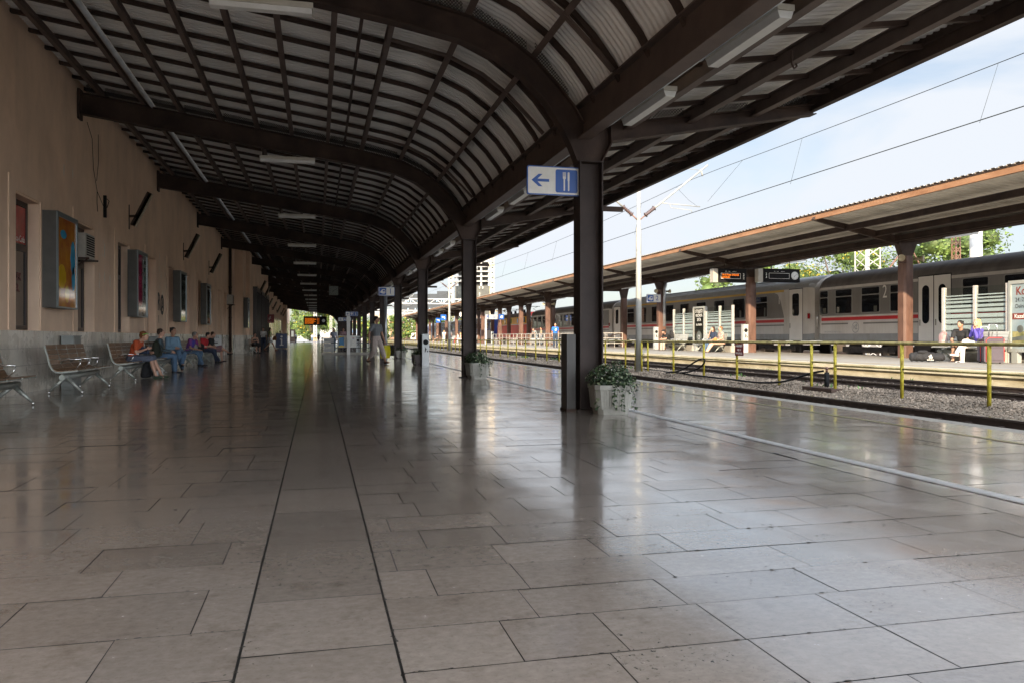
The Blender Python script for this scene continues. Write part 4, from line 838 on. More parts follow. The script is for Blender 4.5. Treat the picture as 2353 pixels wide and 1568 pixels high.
# ================================================================ second canopy
F2=[14.2+10.7*k for k in range(5)]+[66.5+9.35*k for k in range(11)]; XG=17.2
C2=T('second_canopy','rusty brown butterfly canopy with corrugated roof over the second platform','canopy',(20.9,60,.3))
cl2=M('rusty_column_paint',(.10,.052,.038),.55,0,.3,1.7,.3,40,col2=(.165,.088,.062),stretch=(2,2,.6))
for i,y in enumerate(F2):
    cols=[20.9] if i<4 else [19.45,22.7]
    for cx in cols:
        g=MB(); o=[(-.21,-.14),(-.14,-.21),(.14,-.21),(.21,-.14),(.21,.14),(.14,.21),(-.14,.21),(-.21,.14)]
        g.prism([(cx+a,y+b) for a,b in o],'z',.28,4.0); g.build('column',cl2,C2)
        g=MB(); zt=4.42 if i<4 else (4.62 if cx<20 else 4.78); g.prism([(cx-.21,4.001),(cx+.21,4.001),(cx+.38,zt),(cx+.3,zt+.35),(cx-.3,zt+.35),(cx-.38,zt)],'y',y-.13,y+.13); g.build('capital',steel,C2)
    a0,a1=cols[0],cols[-1]
    for pts in ([(17.10,5.30),(17.02,5.20),(17.5,5.08),(a0-.36,4.42 if i<4 else 4.62),(a0-.29,4.72 if i<4 else 4.9)],[(24.75,5.36),(24.7,5.24),(24.1,5.0),(a1+.36,4.42 if i<4 else 4.7),(a1+.29,4.72 if i<4 else 4.98)]):
        g=MB(); g.prism(pts,'y',y-.06,y+.06); g.build('arm',steel,C2)
    if i>=4: g=MB(); g.box(a0+.3,y-.06,4.5,a1-.3,y+.06,4.78); g.build('arm',steel,C2)
Z2=lambda x: 5.40-.165*(x-17.15) if x<20.9 else 4.78+.165*(x-20.9)
for x,b,h_ in ((18.35,4.83,.2),(19.6,4.67,.2),(20.45,4.52,.2),(22.1,4.78,.18),(23.4,4.98,.18)):
    g=MB(); g.ibeam((x,3,b+h_/2),(x,170,b+h_/2),h_,.12,.014); g.build('purlin',steel,C2)
g=MB(); g.box(20.62,3,4.50,21.12,170,4.60); g.build('valley_gutter',steel,C2)
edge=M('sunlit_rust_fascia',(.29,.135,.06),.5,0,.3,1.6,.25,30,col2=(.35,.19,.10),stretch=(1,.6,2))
g=MB(); g.box(17.12,3,5.20,17.22,170,5.37); g.build('fascia',edge,C2); g=MB(); g.box(17.10,3,5.372,17.24,170,5.43); g.build('fascia_cap',steel,C2); g=MB(); g.box(24.68,3,5.25,24.78,170,5.42); g.build('fascia',edge,C2)
corr([(17.05,5.415),(20.9,4.80),(24.8,5.44)],3,170,.25,.026).build('roof_sheet',sheet2,C2)
for k,y in enumerate(F2[:8]):
    t=T('platform_light','%s batten lamp under the outer half of the second canopy'%ords[k],'ceiling light',(23.2,y-.1,4.85),0,'batten lamps under the second canopy'); g=MB(); g.bar((22.45,y-.12,4.70),(23.95,y-.12,4.93),.12,.09); g.build('diffuser',lampm,t); g=MB(); g.bar((22.4,y-.12,4.765),(24.0,y-.12,4.99),.14,.04); g.build('housing',offw,t)
for k,(y,cx) in enumerate([(F2[1],20.9),(F2[3],20.9),(F2[5],19.45),(F2[7],19.45),(F2[9],19.45)]):
    for s_ in (-1,1):
        t=T('loudspeaker','%s horn loudspeaker on the %s second-platform column carrying horns'%('left' if s_<0 else 'right',ords[k]),'loudspeaker',(cx+s_*.42,y-.22,3.88),0,'horn loudspeakers on the canopy columns'); d=Vector((s_*.5,-.85,0)).normalized(); c=Vector((cx+s_*.40,y-.24,3.89))
        g=MB(); g.tube([c-d*.20,c-d*.08,c,c+d*.12,c+d*.14],[.055,.06,.055,.12,.128],14); g.build('horn',M('cream_horn',(.40,.34,.22),.4,0,.25,5),t); g=MB(); g.tube([(cx+s_*.1,y-.18,3.74),(cx+s_*.42,y-.22,3.74),tuple(c)],.014,6); g.build('bracket',steel,t)
g=MB(); g.tube([(21.02,46.0,.3),(21.02,46.0,1.7)],.10,10,0); g.tube([(21.02,46.0,1.7),(21.02,46.0,4.0),(21.15,46.1,4.35),(21.12,46.2,4.6)],.095,10,1); g.build('downpipe',[steel2,galv],C2)
# displays, clock, signs of platform two
def display(x0,x1,z0_,z1_,y,label,led,clock):
    t=T('platform_display',label,'display board',((x0+x1)/2,y,4.7),0,'black platform displays'); P=Pl(((x0+x1)/2,y,(z0_+z1_)/2),(1,0,0),(0,-1,0)); w_=(x1-x0)/2; h_=(z1_-z0_)/2
    g=MB(); P.rect(g,-w_,-h_,w_,h_,-.22,0); g.build('case_body',black,t); g=MB(); P.rect(g,-w_-.26,-h_,-w_-.01,h_*.98,-.35,-.02); g.build('side_panel',M('display_side',(.4,.38,.33),.4,0,.1,5),t)
    q=.0 if led else -.0; L0,L1=(-w_*.82,w_*.58) if led else (-w_*.70,w_*.42)
    g=MB(); 
    for a,b,c,d in ((L0,-.16,L1,-.145),(L0,.10,L1,.115),(L0,-.145,L0+.015,.10),(L1-.015,-.145,L1,.10)): P.rect(g,a,b,c,d,.001,.004)
    g.build('display_frame',white_s,t)
    text('SATI      VLAK          KASNI min',.055,P.p((L0+L1)/2,.19,.002),P.r,P.u,white_s,'lettering',t,.001,sx=.8)
    if led:
        text('19:15 Putn DOLAZ',.12,P.p(L0+.05,.03,.002),P.r,P.u,orange_e,'led_text',t,.001,'LEFT',sx=.95,bold=.004); text('LEKENIK',.12,P.p(L0+.05,-.09,.002),P.r,P.u,orange_e,'led_text',t,.001,'LEFT',sx=.95,bold=.004)
        text('2',.17,P.p(w_*.8,.04,.002),P.r,P.u,white_s,'numeral',t,.001,bold=.004); text('2',.17,P.p(w_*.8,-.12,.002),P.r,P.u,white_s,'numeral',t,.001,bold=.004)
    else:
        text('2',.15,P.p(-w_*.84,.06,.002),P.r,P.u,white_s,'numeral',t,.001,bold=.003); text('3',.15,P.p(-w_*.84,-.09,.002),P.r,P.u,white_s,'numeral',t,.001,bold=.003)
        g=MB(); P.disc(g,w_*.72,-.0,.20,.001,.006); g.build('clock_dial',M('pale_dial',()),t); clock_hands(P,t,.19,w_*.72,0,d=.007)
    for u in (-w_*.5,w_*.5): g=MB(); g.tube([P.p(u,h_,-.1),P.p(u,h_+.45,-.1)],.02,6); g.build('hanger',steel,t)
display(18.75,20.25,3.68,4.34,34.9,'left black platform display with two lines of amber text',True,False)
display(21.17,23.18,3.73,4.39,34.9,'right black platform display with an empty frame and a round clock',False,True)
t,P=panel('platform_sign','platform sign with a train pictogram and the number 2 on the second platform','sign',(20.33,46.05,3.44),.95,.50,group=None); train_icon(P,t,-.22,0,.40); text('2',.42,P.p(.22,0,.006),P.r,P.u,blue_s,'numeral',t,.001)
t,P=panel('far_direction_sign','grey sign with an upward arrow and 2a between the far columns','sign',(18.25,84,3.2),1.35,.52,face=M('sign_grey',(.36,.37,.36),.4)); arrow(P,t,-.4,0,.36,blue_s,True); text('2a',.42,P.p(.25,0,.006),P.r,P.u,blue_s,'numeral',t,.001); g=MB(); g.box(17.55,84.1,.3,17.75,84.3,3.0); g.build('post',white_p,t)
t,P=panel('far_train_sign','blue train pictogram sign beside the arrow sign over the far platform','sign',(19.25,83.6,3.2),.6,.56,face=blue_s); train_icon(P,t,0,0,.45)
t=T('round_clock','round white clock hung among the far columns of the second platform','clock',(16.6,93,3.7)); P=Pl((16.6,93,3.7),(1,0,0),(0,-1,0)); g=MB(); P.disc(g,0,0,.34,-.2,0); g.build('case_body',black,t); g=MB(); P.disc(g,0,0,.30,.001,.005); g.build('dial',white_s,t); clock_hands(P,t,.28); g=MB(); g.tube([(16.6,93.1,4.0),(16.6,93.1,5.3)],.03,6); g.build('hanger',steel,t)
for k,(xx,yy) in enumerate([(15.5,100),(16.4,88),(17.5,118)]):
    t,P=panel('small_blue_sign','%s small blue sign hung under the far end of the second canopy'%ords[k],'sign',(xx,yy,3.5),.7,.7,face=blue_s,group='small blue signs far along the second platform'); g=MB(); P.poly(g,[(-.2,.12),(.1,.12),(.2,0),(.2,-.15),(.1,-.15),(.08,0),(-.2,.0)][::-1],.004,.006); g.build('pictogram',white_s,t); g=MB(); g.tube([(xx,yy+.1,3.8),(xx,yy+.1,5.1)],.025,6); g.build('hanger',steel,t)
# shelters
M('print_darkgrey',(.10,.11,.10),.4,0,.3,4); film=M('frosted_stripe',(.27,.33,.32),.5,0,.05,5)
def shelter(x,ys,label):
    t=T('glass_shelter',label,'glass screen',(x,ys[0],.3),0,'glass wind screens on the second platform'); zt=2.65
    g=MB(); g.box(x-.12,ys[0],.30,x+.12,ys[-1],.62); g.build('plinth',conc,t)
    for y in ys: g=MB(); g.box(x-.06,y-.045,.3,x+.06,y+.045,zt); g.build('post',white_p,t)
    for a,b in zip(ys,ys[1:]):
        g=MB(); g.quad((x,a+.05,.65),(x,b-.05,.65),(x,b-.05,zt-.03),(x,a+.05,zt-.03)); p=g.build('glass_panel',cg,t)
        g=MB(); z=1.05
        for k in range(9):
            h_=.17-.017*k; g.box(x-.006,a+.05,z,x-.002,b-.05,z+h_); z+=h_+.045+.012*(k%2)
            if z>2.55: break
        g.build('frosted_stripe',film,p)
def adcase(x,y0,y1,label,art,paper):
    t=T('advert_case',label,'poster case',(x,(y0+y1)/2,.3),0,'advert cases between the glass screens'); g=MB()
    g.box(x-.09,y0,.62,x+.09,y1,.72); g.box(x-.09,y0,2.6,x+.09,y1,2.70); g.box(x-.09,y0,.72,x+.09,y0+.08,2.6); g.box(x-.09,y1-.08,.72,x+.09,y1,2.6); g.box(x-.08,y0+.1,.3,x+.08,y0+.3,.62); g.box(x-.08,y1-.3,.3,x+.08,y1-.1,.62); g.build('frame',M('advert_frame',(.40,.42,.40),.3,.3,.08,4),t)
    g=MB(); g.box(x-.05,y0+.08,.72,x+.05,y1-.08,2.6); p=g.build('poster',paper,t); art(t,p,x-.052,y0+.08,y1-.08); return t
def art_watch(t,p,x,y0,y1):
    P=Pl((x,(y0+y1)/2,1.66),(0,-1,0),(-1,0,0))
    for s_,v,q in (('STOLJEĆE',.78,.24),('RUČNOG',.55,.22),('SATA',.32,.24),('1.6.-17.8.2014.',.05,.15)): text(s_,q,P.p(0,v,.002),P.r,P.u,white_s,'lettering',t,.001,sx=.8,bold=.004)
    g=MB(); P.disc(g,0,-.58,.30,.001,.003); g.build('printed_watch',M('print_darkgrey',(.10,.11,.10),.4,0,.3,4),t); g=MB(); P.disc(g,0,-.62,.12,.004,.006); g.build('printed_dial',M('print_lightgrey',(.45,.46,.45),.4),t); g=MB(); P.disc(g,0,-.62,.07,.007,.008); P.poly(g,[(-.2,-.42),(0,-.2),(.2,-.42),(.14,-.36),(0,-.27),(-.14,-.36)][::-1],.004,.006); g.build('printed_detail',black_t,t)
def art_kota(t,p,x,y0,y1):
    P=Pl((x,(y0+y1)/2,1.66),(0,-1,0),(-1,0,0)); mr=M('print_maroon',(.16,.03,.02),.5); w_=(y1-y0)/2
    text('Kota',.34,P.p(-w_+.15,.72,.002),P.r,P.u,mr,'lettering',t,.001,'LEFT',sx=.85,bold=.006); text('24.-27. srpnja',.17,P.p(-w_+.13,.47,.002),P.r,P.u,black_t,'lettering',t,.001,'LEFT',sx=.85); text('Delnice, Gorski kotar',.17,P.p(-w_+.13,.28,.002),P.r,P.u,black_t,'lettering',t,.001,'LEFT',sx=.85)
    g=MB(); P.rect(g,-w_+.03,-.10,w_-.03,.08,.001,.003); g.build('print_band',mr,t); text('Kazališter',.16,P.p(-w_+.1,-.01,.004),P.r,P.u,white_s,'lettering',t,.001,'LEFT',bold=.003)
    g=MB(); P.rect(g,-w_+.03,-.88,w_-.03,-.45,.001,.003); g.build('print_picture',M('print_meadow',(.20,.24,.08),.4,0,.6,6,col2=(.42,.36,.16)),t); g=MB(); P.disc(g,-w_+.3,-.38,.11,.003,.005); P.poly(g,[(-w_+.03,-.62),(-w_+.5,-.56),(w_-.1,-.50),(w_-.1,-.58),(-w_+.4,-.70),(-w_+.03,-.72)],.004,.006); g.build('print_detail',M('print_darkgrey',()),t)
shelter(19.95,[22.0,20.72,19.5],'glass wind screen with frosted stripes behind the couple'); adcase(19.95,17.6,19.42,'pale poster case lettered Kota at the right edge',art_kota,M('pale_blue_poster',(.22,.30,.33),.2,0,.15,1.2,col2=(.34,.38,.38)))
shelter(20.3,[43.1,41.8,40.55],'glass wind screen with frosted stripes behind the person in the cap'); shelter(20.3,[39.1,37.6,36.3],'glass wind screen with frosted stripes behind the two women'); adcase(20.3,39.2,40.5,'black poster case with white lettering and a watch between two glass screens',art_watch,M('black_poster',(.012,.014,.012),.12,0,.3,3))
# metal benches of platform two
wood_bak=wood; wood=M('perforated_steel_seat',(.46,.47,.44),.4,.2,.1,6)
b1=make_bench('grey metal bench under the couple on the second platform'); b1['group']='grey metal benches on the second platform'; b1.location=(19.35,20.35,.30); b1.rotation_euler=(0,0,PI)
wood=wood_bak
for x,y,l in ((19.65,41.7,'grey metal bench under the person in the cap'),(19.6,37.3,'grey metal bench under the two women on the second platform'),(18.6,96,'far metal bench on the second platform beside the mast'),(18.6,104,'farther metal bench behind the second column'),(18.6,112,'farthest metal bench on the second platform')): dup(b1,(x,y,.30),PI,l)
def bin2(x,y,label,h=1.35):
    t=bin_(x,y,label,.3,h); t['group']='slim grey litter bins on the second platform'
bin2(20.55,46.25,'slim grey litter bin left of the column with the downpipe'); bin2(20.42,35.35,'slim grey litter bin left of the column under the displays'); bin2(19.2,88,'far slim white litter bin on the second platform below the red locomotive')
# stair railing on platform two
t=T('far_stair_railing','pale steel railing round the stairs on the second platform','railing',(19.8,53,.3)); g=MB()
for z in (.62,.98,1.33):
    g.bar((18.4,53,z),(18.4,84,z),.045,.045); g.bar((18.4,53,z),(21.0,53,z),.045,.045); g.bar((21.0,53,z),(21.0,84,z),.045,.045)
y=53
while y<84.1: g.bar((18.4,y,.3),(18.4,y,1.33),.04,.04); g.bar((21.0,y,.3),(21.0,y,1.33),.04,.04); y+=1.55
g.bar((19.7,53,.3),(19.7,53,1.33),.04,.04); g.build('rails',M('pale_railing',(.42,.40,.36),.5,.3,.15,5),t); g=MB(); g.bar((20.9,53.3,1.3),(18.9,56.5,.35),.05,.05); g.build('handrail',steel,t)
# ================================================================ trains
lt=M('coach_light_grey',(.52,.50,.47),.35,0,.07,1.2,spec=.5); dk=M('coach_dark_grey',(.155,.15,.14),.3,0,.08,1.5); rd=M('coach_red',(.46,.012,.02),.3,0,.08,2); sk=M('coach_skirt_grey',(.25,.26,.265),.45,0,.15,1); roofd=M('sooty_coach_roof',(.12,.11,.105),.6,0,.3,.9,.1,8,stretch=(1,2.5,1)); roofs=M('silver_coach_roof',(.42,.44,.46),.4,.1,.12,1.2); yl=M('coach_yellow',(.55,.33,.02),.35,0,.06,2); bog=M('bogie_grime',(.035,.028,.024),.8,0,.35,3); cwhite=M('coach_white',(.66,.64,.60),.35,0,.06,1.5)
streaks(lt,.5,1.2,(1,1.5,.25),.45,.7,(.6,.55,.48)); streaks(dk,.4,1.4,(1,1.5,.25),.45,.7,(.6,.56,.5)); streaks(sk,.5,1.5,(1,1.5,.4),.45,.7,(.6,.52,.42)); streaks(yellow,.7,14.0,(1,1,.5),.55,.66,(.35,.22,.12)); streaks(cl2,.5,3.0,(1,1,.5),.5,.68,(.5,.42,.38))
XS=23.8; XC=25.2
def side(bands,roof,rp):
    pts=[];mi=[]
    return bands
def coach(y0,y1,kind,label):
    t=T('passenger_coach',label,'train carriage',(XC,(y0+y1)/2,-.05),0,'grey passenger coaches of the standing train')
    prof=[(23.86,.86),(XS,.90),(XS,1.20),(XS,1.63),(XS,1.70),(XS,1.81),(XS,1.96),(XS,2.04),(XS,3.30),(XS,3.42),(23.83,3.56),(23.93,3.74),(24.14,3.92),(24.5,4.08),(24.9,4.16),(25.2,4.185)]
    if kind==1: prof[8]=(XS,3.40); prof[9]=(XS,3.52)
    mids=[3,3,0,1,0,2,0,1,0,4,4,4,4,4,4] if kind==2 else [3,3,0,1,0,2,0,1,5,4,4,4,4,4,4]
    end_=[3,3,0,0,0,0,0,0,0,4,4,4,4,4,4]
    mats=[lt,dk,rd,sk,roofd if kind==2 else roofs,yl,cwhite]
    full=prof+[(2*XC-a,b) for a,b in prof[:-1]][::-1]
    fm_=mids+mids[::-1]; fe=end_+end_[::-1]; n=len(full)
    ys=[(y0+.14,.90,fe),(y0+.5,1,fe),(y0+2.6 if kind==1 else y0+.5+.001,1,fm_),(y1-2.6 if kind==1 else y1-.501,1,fe),(y1-.5,1,fe),(y1-.14,.90,fe)]
    g=MB()
    for y,s_,_ in ys:
        for a,b in full: g.v.append((XC+(a-XC)*s_ if s_<1 else a,y,b if s_==1 else 2.2+(b-2.2)*.965))
    for j in range(len(ys)-1):
        mm_=ys[j][2] if not (j==0) else fe
        for i in range(n-1): g.f.append((j*n+i,j*n+i+1,(j+1)*n+i+1,(j+1)*n+i)); g.mi.append(ys[j][2][i]); g.smf.append(11<=i<=n-12 or False)
    for e_ in (0,len(ys)-1): g.f.append(tuple(e_*n+i for i in range(n))); g.mi.append(0); g.smf.append(False)
    body=g.build('body',mats,t)
    P=Pl((XS,0,0),(0,1,0),(-1,0,0)); fr_=M('window_rubber_frame',(.20,.20,.19),.5,.2,.1,3)
    def window(a,b,z0_=2.15,z1_=3.24,split=True,r=.09,frm=fr_):
        g=MB(); P.rrect(g,a-.07,z0_-.06,b+.07,z1_+.06,r+.04,.0,.012); f=g.build('window',frm,t)
        g=MB(); 
        if split: P.rrect(g,a,z0_,b,z1_-.34,r*.6,.0125,.016); P.rrect(g,a,z1_-.29,b,z1_,r*.6,.0125,.016)
        else: P.rrect(g,a,z0_,b,z1_,r,.0125,.016)
        g.build('pane',dark_g,f)
        if rnd.random()<.5:
            g=MB(); c_=rnd.uniform(a+.1,b-.35); P.rect(g,c_,z0_+.02,c_+rnd.uniform(.1,.3),z0_+rnd.uniform(.25,.6),.0162,.0168); g.build('interior_glimpse',M('dim_interior',(.05,.055,.05),.3,0,.5,3,col2=(.12,.13,.10)),f)
    def door(a,b,oval=False):
        g=MB(); P.rect(g,a-.03,.86,b+.03,3.52,.002,.008); g.build('door_gap',black,t)
        g=MB(); P.rect(g,a,.88,b,3.48,.009,.016); d=g.build('door',cwhite,t)
        c=(a+b)/2; g=MB(); P.rrect(g,c-.29 if not oval else c-.19,1.58 if oval else 2.12,c+.29 if not oval else c+.19,3.12 if oval else 3.26,.185 if oval else .12,.0165,.022); g.build('door_pane',dark_g,d)
        g=MB(); P.rect(g,b-.12,1.5,b-.09,1.75,.017,.05); g.build('handle',chrome,d)
    if kind==2:
        ws=[(y1-1.0,y1-.42)]+[(y1-1.62-1.85*k-1.14,y1-1.62-1.85*k) for k in range(3)]
        dr=[(y1-7.75,y1-6.95),(y1-8.65,y1-7.8)]
        ws+=[(y1-9.25-1.9*k-1.16,y1-9.25-1.9*k) for k in range(8)]
        for a,b in ws:
            if a>y0+.6: window(a,b)
        for a,b in dr: door(a,b,True)
        g=MB()
        text('2',.8,P.p(y1-4.95,2.98,.001),(0,-1,0),(0,0,1),cwhite,'numeral',t,.001,sx=.75); 
        P.disc(g,y1-3.02,1.48,.25,.001,.003); P2=g.build('emblem',sk,t); g=MB(); P.disc(g,y1-3.02,1.48,.215,.0035,.004); g.build('emblem_field',lt,t); text('HŽ',.27,P.p(y1-3.02,1.48,.005),(0,-1,0),(0,0,1),sk,'lettering',t,.001,sx=.75,bold=.01)
        text('1178 HŽ-PUTNIČKI PRIJEVOZ d.o.o.',.11,P.p(y1-1.35,1.28,.002),(0,-1,0),(0,0,1),sk,'lettering',t,.001,sx=.8)
        g=MB(); P.rect(g,y1-3.55,1.62,y1-2.5,1.71,.001,.002); g.build('stripe_gap',lt,t); g=MB(); g.tube([(XS-.05,y1-.28,1.45),(XS-.09,y1-.28,1.5),(XS-.09,y1-.28,2.05),(XS-.05,y1-.28,2.1)],.016,6); g.build('grab_rail',chrome,t)
    else:
        for k in range(9): window(y0+4.21+2.35*k,y0+4.21+2.35*k+1.27,split=(k==0 or k==8))
        door(y0+.95,y0+2.1); door(y1-2.0,y1-.6)
        text('1',.8,P.p(y0+3.05,3.02,.001),(0,-1,0),(0,0,1),cwhite,'numeral',t,.001,sx=.75)
        g=MB(); pts=[(y0+2.6,2.04)]+[(y0+2.6+.75*(1-math.sin(a)),2.04+1.36*math.cos(a)*0+1.36*(1-math.cos(a))) for a in [PI/2*k/8 for k in range(9)]][::-1]
        P.poly(g,[(y0+2.58,2.05),(y0+2.58,3.39),(y0+3.5,3.39),(y0+3.2,3.30),(y0+2.95,3.0),(y0+2.78,2.6)],.001,.003); g.build('curved_white_panel',lt,t)
        for k in range(5): g=MB(); x=24.0+.2*k; z={0:3.80,1:3.94,2:4.04,3:4.10,4:4.145}[k]; g.box(x-.012,y0+4,z,x+.012,y1-3,z+.03); g.build('roof_rib',roofs,t)
    g=MB(); P.rect(g,y0+.32,1.95,y0+.52,2.22,.001,.02); g.build('tail_lamp',M('red_lens',(.25,.005,.01),.2),t)
    # underframe
    for yy in (y0+3.6,y1-3.6):
        g=MB(); g.box(23.95,yy-1.7,.35,24.05,yy+1.7,.62); g.box(26.35,yy-1.7,.35,26.45,yy+1.7,.62); g.box(24.05,yy-.3,.35,26.35,yy+.3,.6)
        for q in (-1.25,1.25):
            for xx in (24.25,26.05): g.tube([(xx,yy+q,.41),(xx+.12,yy+q,.41)],.46,20)
            g.box(23.90,yy+q-.15,.28,24.1,yy+q+.15,.55)
        g.build('bogie',bog,t)
    g=MB(); y=y0+6
    r_=random.Random(int(y0))
    while y<y1-6.5: l=r_.uniform(.8,1.8); g.box(24.0,y,.25+r_.random()*.15,24.9,y+l,.86); y+=l+r_.uniform(.15,.5)
    g.build('underfloor_equipment',bog,t)
    g=MB(); g.box(24.5,y1-.14,1.0,25.9,y1+.16,3.6); g.build('gangway',black,t)
    return t
coach(6.8,34.55,2,'nearest grey coach with a sooty roof, red stripe and the number 2'); coach(34.65,62.5,1,'grey coach with a yellow line, silver roof and the number 1'); coach(62.6,88.6,2,'far grey coach with a red stripe coupled to the red and yellow locomotive')
t=T('locomotive','red and yellow electric locomotive with oval portholes and folded pantographs','locomotive',(XC,98,-.05))
g=MB(); pr=[(23.85,.85),(XS,.9),(XS,2.52),(XS,2.62),(XS,3.45),(23.95,3.75),(24.4,4.0),(25.2,4.05)]; full=pr+[(2*XC-a,b) for a,b in pr[:-1]][::-1]; n=len(full); mi=[0,0,1,2,3,3,3]; mi=mi+mi[::-1]
yy=[(89.9,.93),(90.7,1),(105.5,1),(106.3,.93)]
for y,s_ in yy:
    for a,b in full: g.v.append((XC+(a-XC)*s_,y if b<2.6 else (y+(.5 if y<90 else (-.5 if y>106 else 0))),b))
for j in range(3):
    for i in range(n-1): g.f.append((j*n+i,j*n+i+1,(j+1)*n+i+1,(j+1)*n+i)); g.mi.append(mi[i]); g.smf.append(False)
for e_ in (0,3): g.f.append(tuple(e_*n+i for i in range(n))); g.mi.append(0); g.smf.append(False)
g.build('body',[M('loco_red',(.62,.04,.03),.4,0,.15,1),cwhite,M('loco_yellow',(.85,.45,.02),.4,0,.1,1),M('loco_brown',(.05,.022,.018),.5,0,.2,1)],t)
P=Pl((XS,0,0),(0,1,0),(-1,0,0))
for y in (94.5,97.8,101.2):
    g=MB(); P.poly(g,[(y+.28*math.cos(2*PI*k/16),3.02+.34*math.sin(2*PI*k/16)) for k in range(16)],.005,.02); g.build('porthole',dark_g,t)
g=MB()
for k in range(10): P.rect(g,92+k*1.25,3.5,93.1+k*1.25,3.8,-.05,.02)
g.build('louvre',M('loco_brown',()),t); g=MB(); P.rrect(g,90.9,2.75,91.7,3.4,.08,.004,.02); g.build('cab_window',dark_g,t); g=MB(); g.quad((24.05,89.98,2.8),(26.35,89.98,2.8),(26.3,90.35,3.5),(24.1,90.35,3.5)); g.build('windscreen',M('pale_windscreen',(.35,.42,.45),.1),t)
g=MB()
for yb in (93,103):
    g.tube([(24.5,yb,4.1),(24.5,yb+2,4.5),(24.5,yb,4.7)],.03,6); g.tube([(25.9,yb,4.1),(25.9,yb+2,4.5),(25.9,yb,4.7)],.03,6); g.bar((24.2,yb,4.72),(26.2,yb,4.72),.06,.06)
for k in range(12): g.tube([(24.6+.1*(k%3),94+k*.75,4.0),(24.6+.1*(k%3),94+k*.75,4.35)],[.08,.05],6)
g.bar((24.6,93,4.4),(24.6,104,4.42),.05,.05); g.build('pantograph_gear',black,t); g=MB()
for q in (92.5,95,101,103.5):
    g.tube([(24.2,q,.45),(24.35,q,.45)],.58,20)
g.box(24.0,91.5,.3,24.2,96,.85); g.box(24.0,100,.3,24.2,104.6,.85); g.build('bogie',bog,t)
for k in range(3):
    y0=108+24.5*k; t=T('railcar','%s car of the blue railcar covered in silver graffiti'%['nearest','middle','farthest'][k],'train carriage',(XC,y0+12,-.05),0,'blue graffiti-covered railcars')
    g=MB(); pr=[(XS,.8),(XS,2.0),(XS,3.35),(24.0,3.7),(24.6,3.95),(25.2,4.0)]; full=pr+[(2*XC-a,b) for a,b in pr[:-1]][::-1]; n=len(full); mi=[0,1,2,2,2]; mi+=mi[::-1]
    for y in (y0,y0+24.2):
        for a,b in full: g.v.append((a,y,b))
    for i in range(n-1): g.f.append((i,i+1,n+i+1,n+i)); g.mi.append(mi[i]); g.smf.append(False)
    g.f.append(tuple(range(n))); g.mi.append(1); g.smf.append(False)
    g.build('body',[M('silver_graffiti',(.28,.28,.32),.35,.3,.6,1.2,col2=(.55,.50,.52)),M('railcar_blue',(.02,.05,.22),.4,0,.3,1.2),roofs],t)
    for q in range(9): g=MB(); P.rrect(g,y0+1.2+q*2.5,2.2,y0+2.5+q*2.5,3.1,.1,.004,.02); f=g.build('window',white_p,t); g=MB(); P.rrect(g,y0+1.35+q*2.5,2.3,y0+2.35+q*2.5,3.0,.08,.021,.024); g.build('pane',dark_g,f)
    g=MB(); 
    for q in (4,20): g.tube([(24.2,y0+q,.4),(24.35,y0+q,.4)],.45,16)
    g.box(24,y0+2,.3,24.3,y0+22,.8); g.build('bogie',bog,t)
# ================================================================ far buildings
def ray(x,y,t): 
    k=(x-1176)/1830; S_,C_=math.sin(YAW),math.cos(YAW); return Vector((t*(S_+C_*k),t*(C_-S_*k),1.05+(774-y)/1830*t))
Rt=Vector((math.cos(YAW),-math.sin(YAW),0)); Fw=Vector((math.sin(YAW),math.cos(YAW),0))
def fbox(mb,o,u0,u1,d0,d1,z0_,z1_,mi=None):
    vs=[o+Rt*u+Fw*d+Vector((0,0,1))*z for z in (z0_,z1_) for u,d in ((u0,d0),(u1,d0),(u1,d1),(u0,d1))]
    return mb.add(vs,[(0,3,2,1),(4,5,6,7),(0,1,5,4),(1,2,6,5),(2,3,7,6),(3,0,4,7)],mi)
o=ray(1045,774,500); o.z=0; sxx=500/1830
t=T('unfinished_tower','tower block under construction with bare white floor slabs over a dark glass lower part','building',tuple(o+Rt*11+Fw*10))
g=MB(); fbox(g,o,0,80*sxx,0,20,0,33); g.build('glazed_lower_block',M('greenish_curtain_wall',(.035,.037,.032),.5,0,.3,.25,col2=(.06,.062,.052),spec=.3),t)
g=MB()
for r_ in range(9):
    for c in range(11):
        if rnd.random()<.14: fbox(g,o,1+c*2,1.8+c*2,-.1,-.02,16+r_*1.9,17.4+r_*1.9)
g.build('lit_windows',M('pale_window',(.2,.2,.17),.3,0,.1,1),t)
for k in range(7):
    g=MB(); fbox(g,o,-.8,80*sxx+(.6 if k>4 else 0),-.6,20,35.6+k*3.1,36.2+k*3.1+(.9 if k>3 else 0)); g.build('floor_slab',M('bare_concrete_white',(.36,.35,.33),.8,0,.1,.3),t)
for c in range(5): g=MB(); fbox(g,o,.6+c*5.1,1.7+c*5.1,.2,1.2,33,55); g.build('concrete_column',M('bare_concrete_white',()),t)
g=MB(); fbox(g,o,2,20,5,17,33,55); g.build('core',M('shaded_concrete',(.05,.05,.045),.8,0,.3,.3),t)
for nm,px,hh,lab in (('tower_crane',1130,64,'yellow tower crane mast right of the unfinished tower'),('tower_crane',1035,48,'orange tower crane mast left of the unfinished tower')):
    q=ray(px,774,480); t=T(nm,lab,'crane',(q.x,q.y,0),0,'tower cranes'); g=MB(); lattice(g,q.x,q.y,0,hh,1.0,int(hh/3),.30); g.build('lattice_mast',M('crane_yellow',(.55,.36,.12),.6,0,.3,.3,col2=(.62,.58,.50)),t); g=MB(); g.bar(q+Vector((0,0,hh-q.z-1))-Rt*8,q+Vector((0,0,hh-q.z-1))+Rt*16,1,1); g.build('jib',M('crane_yellow',()),t)
o=ray(905,774,450); o.z=0
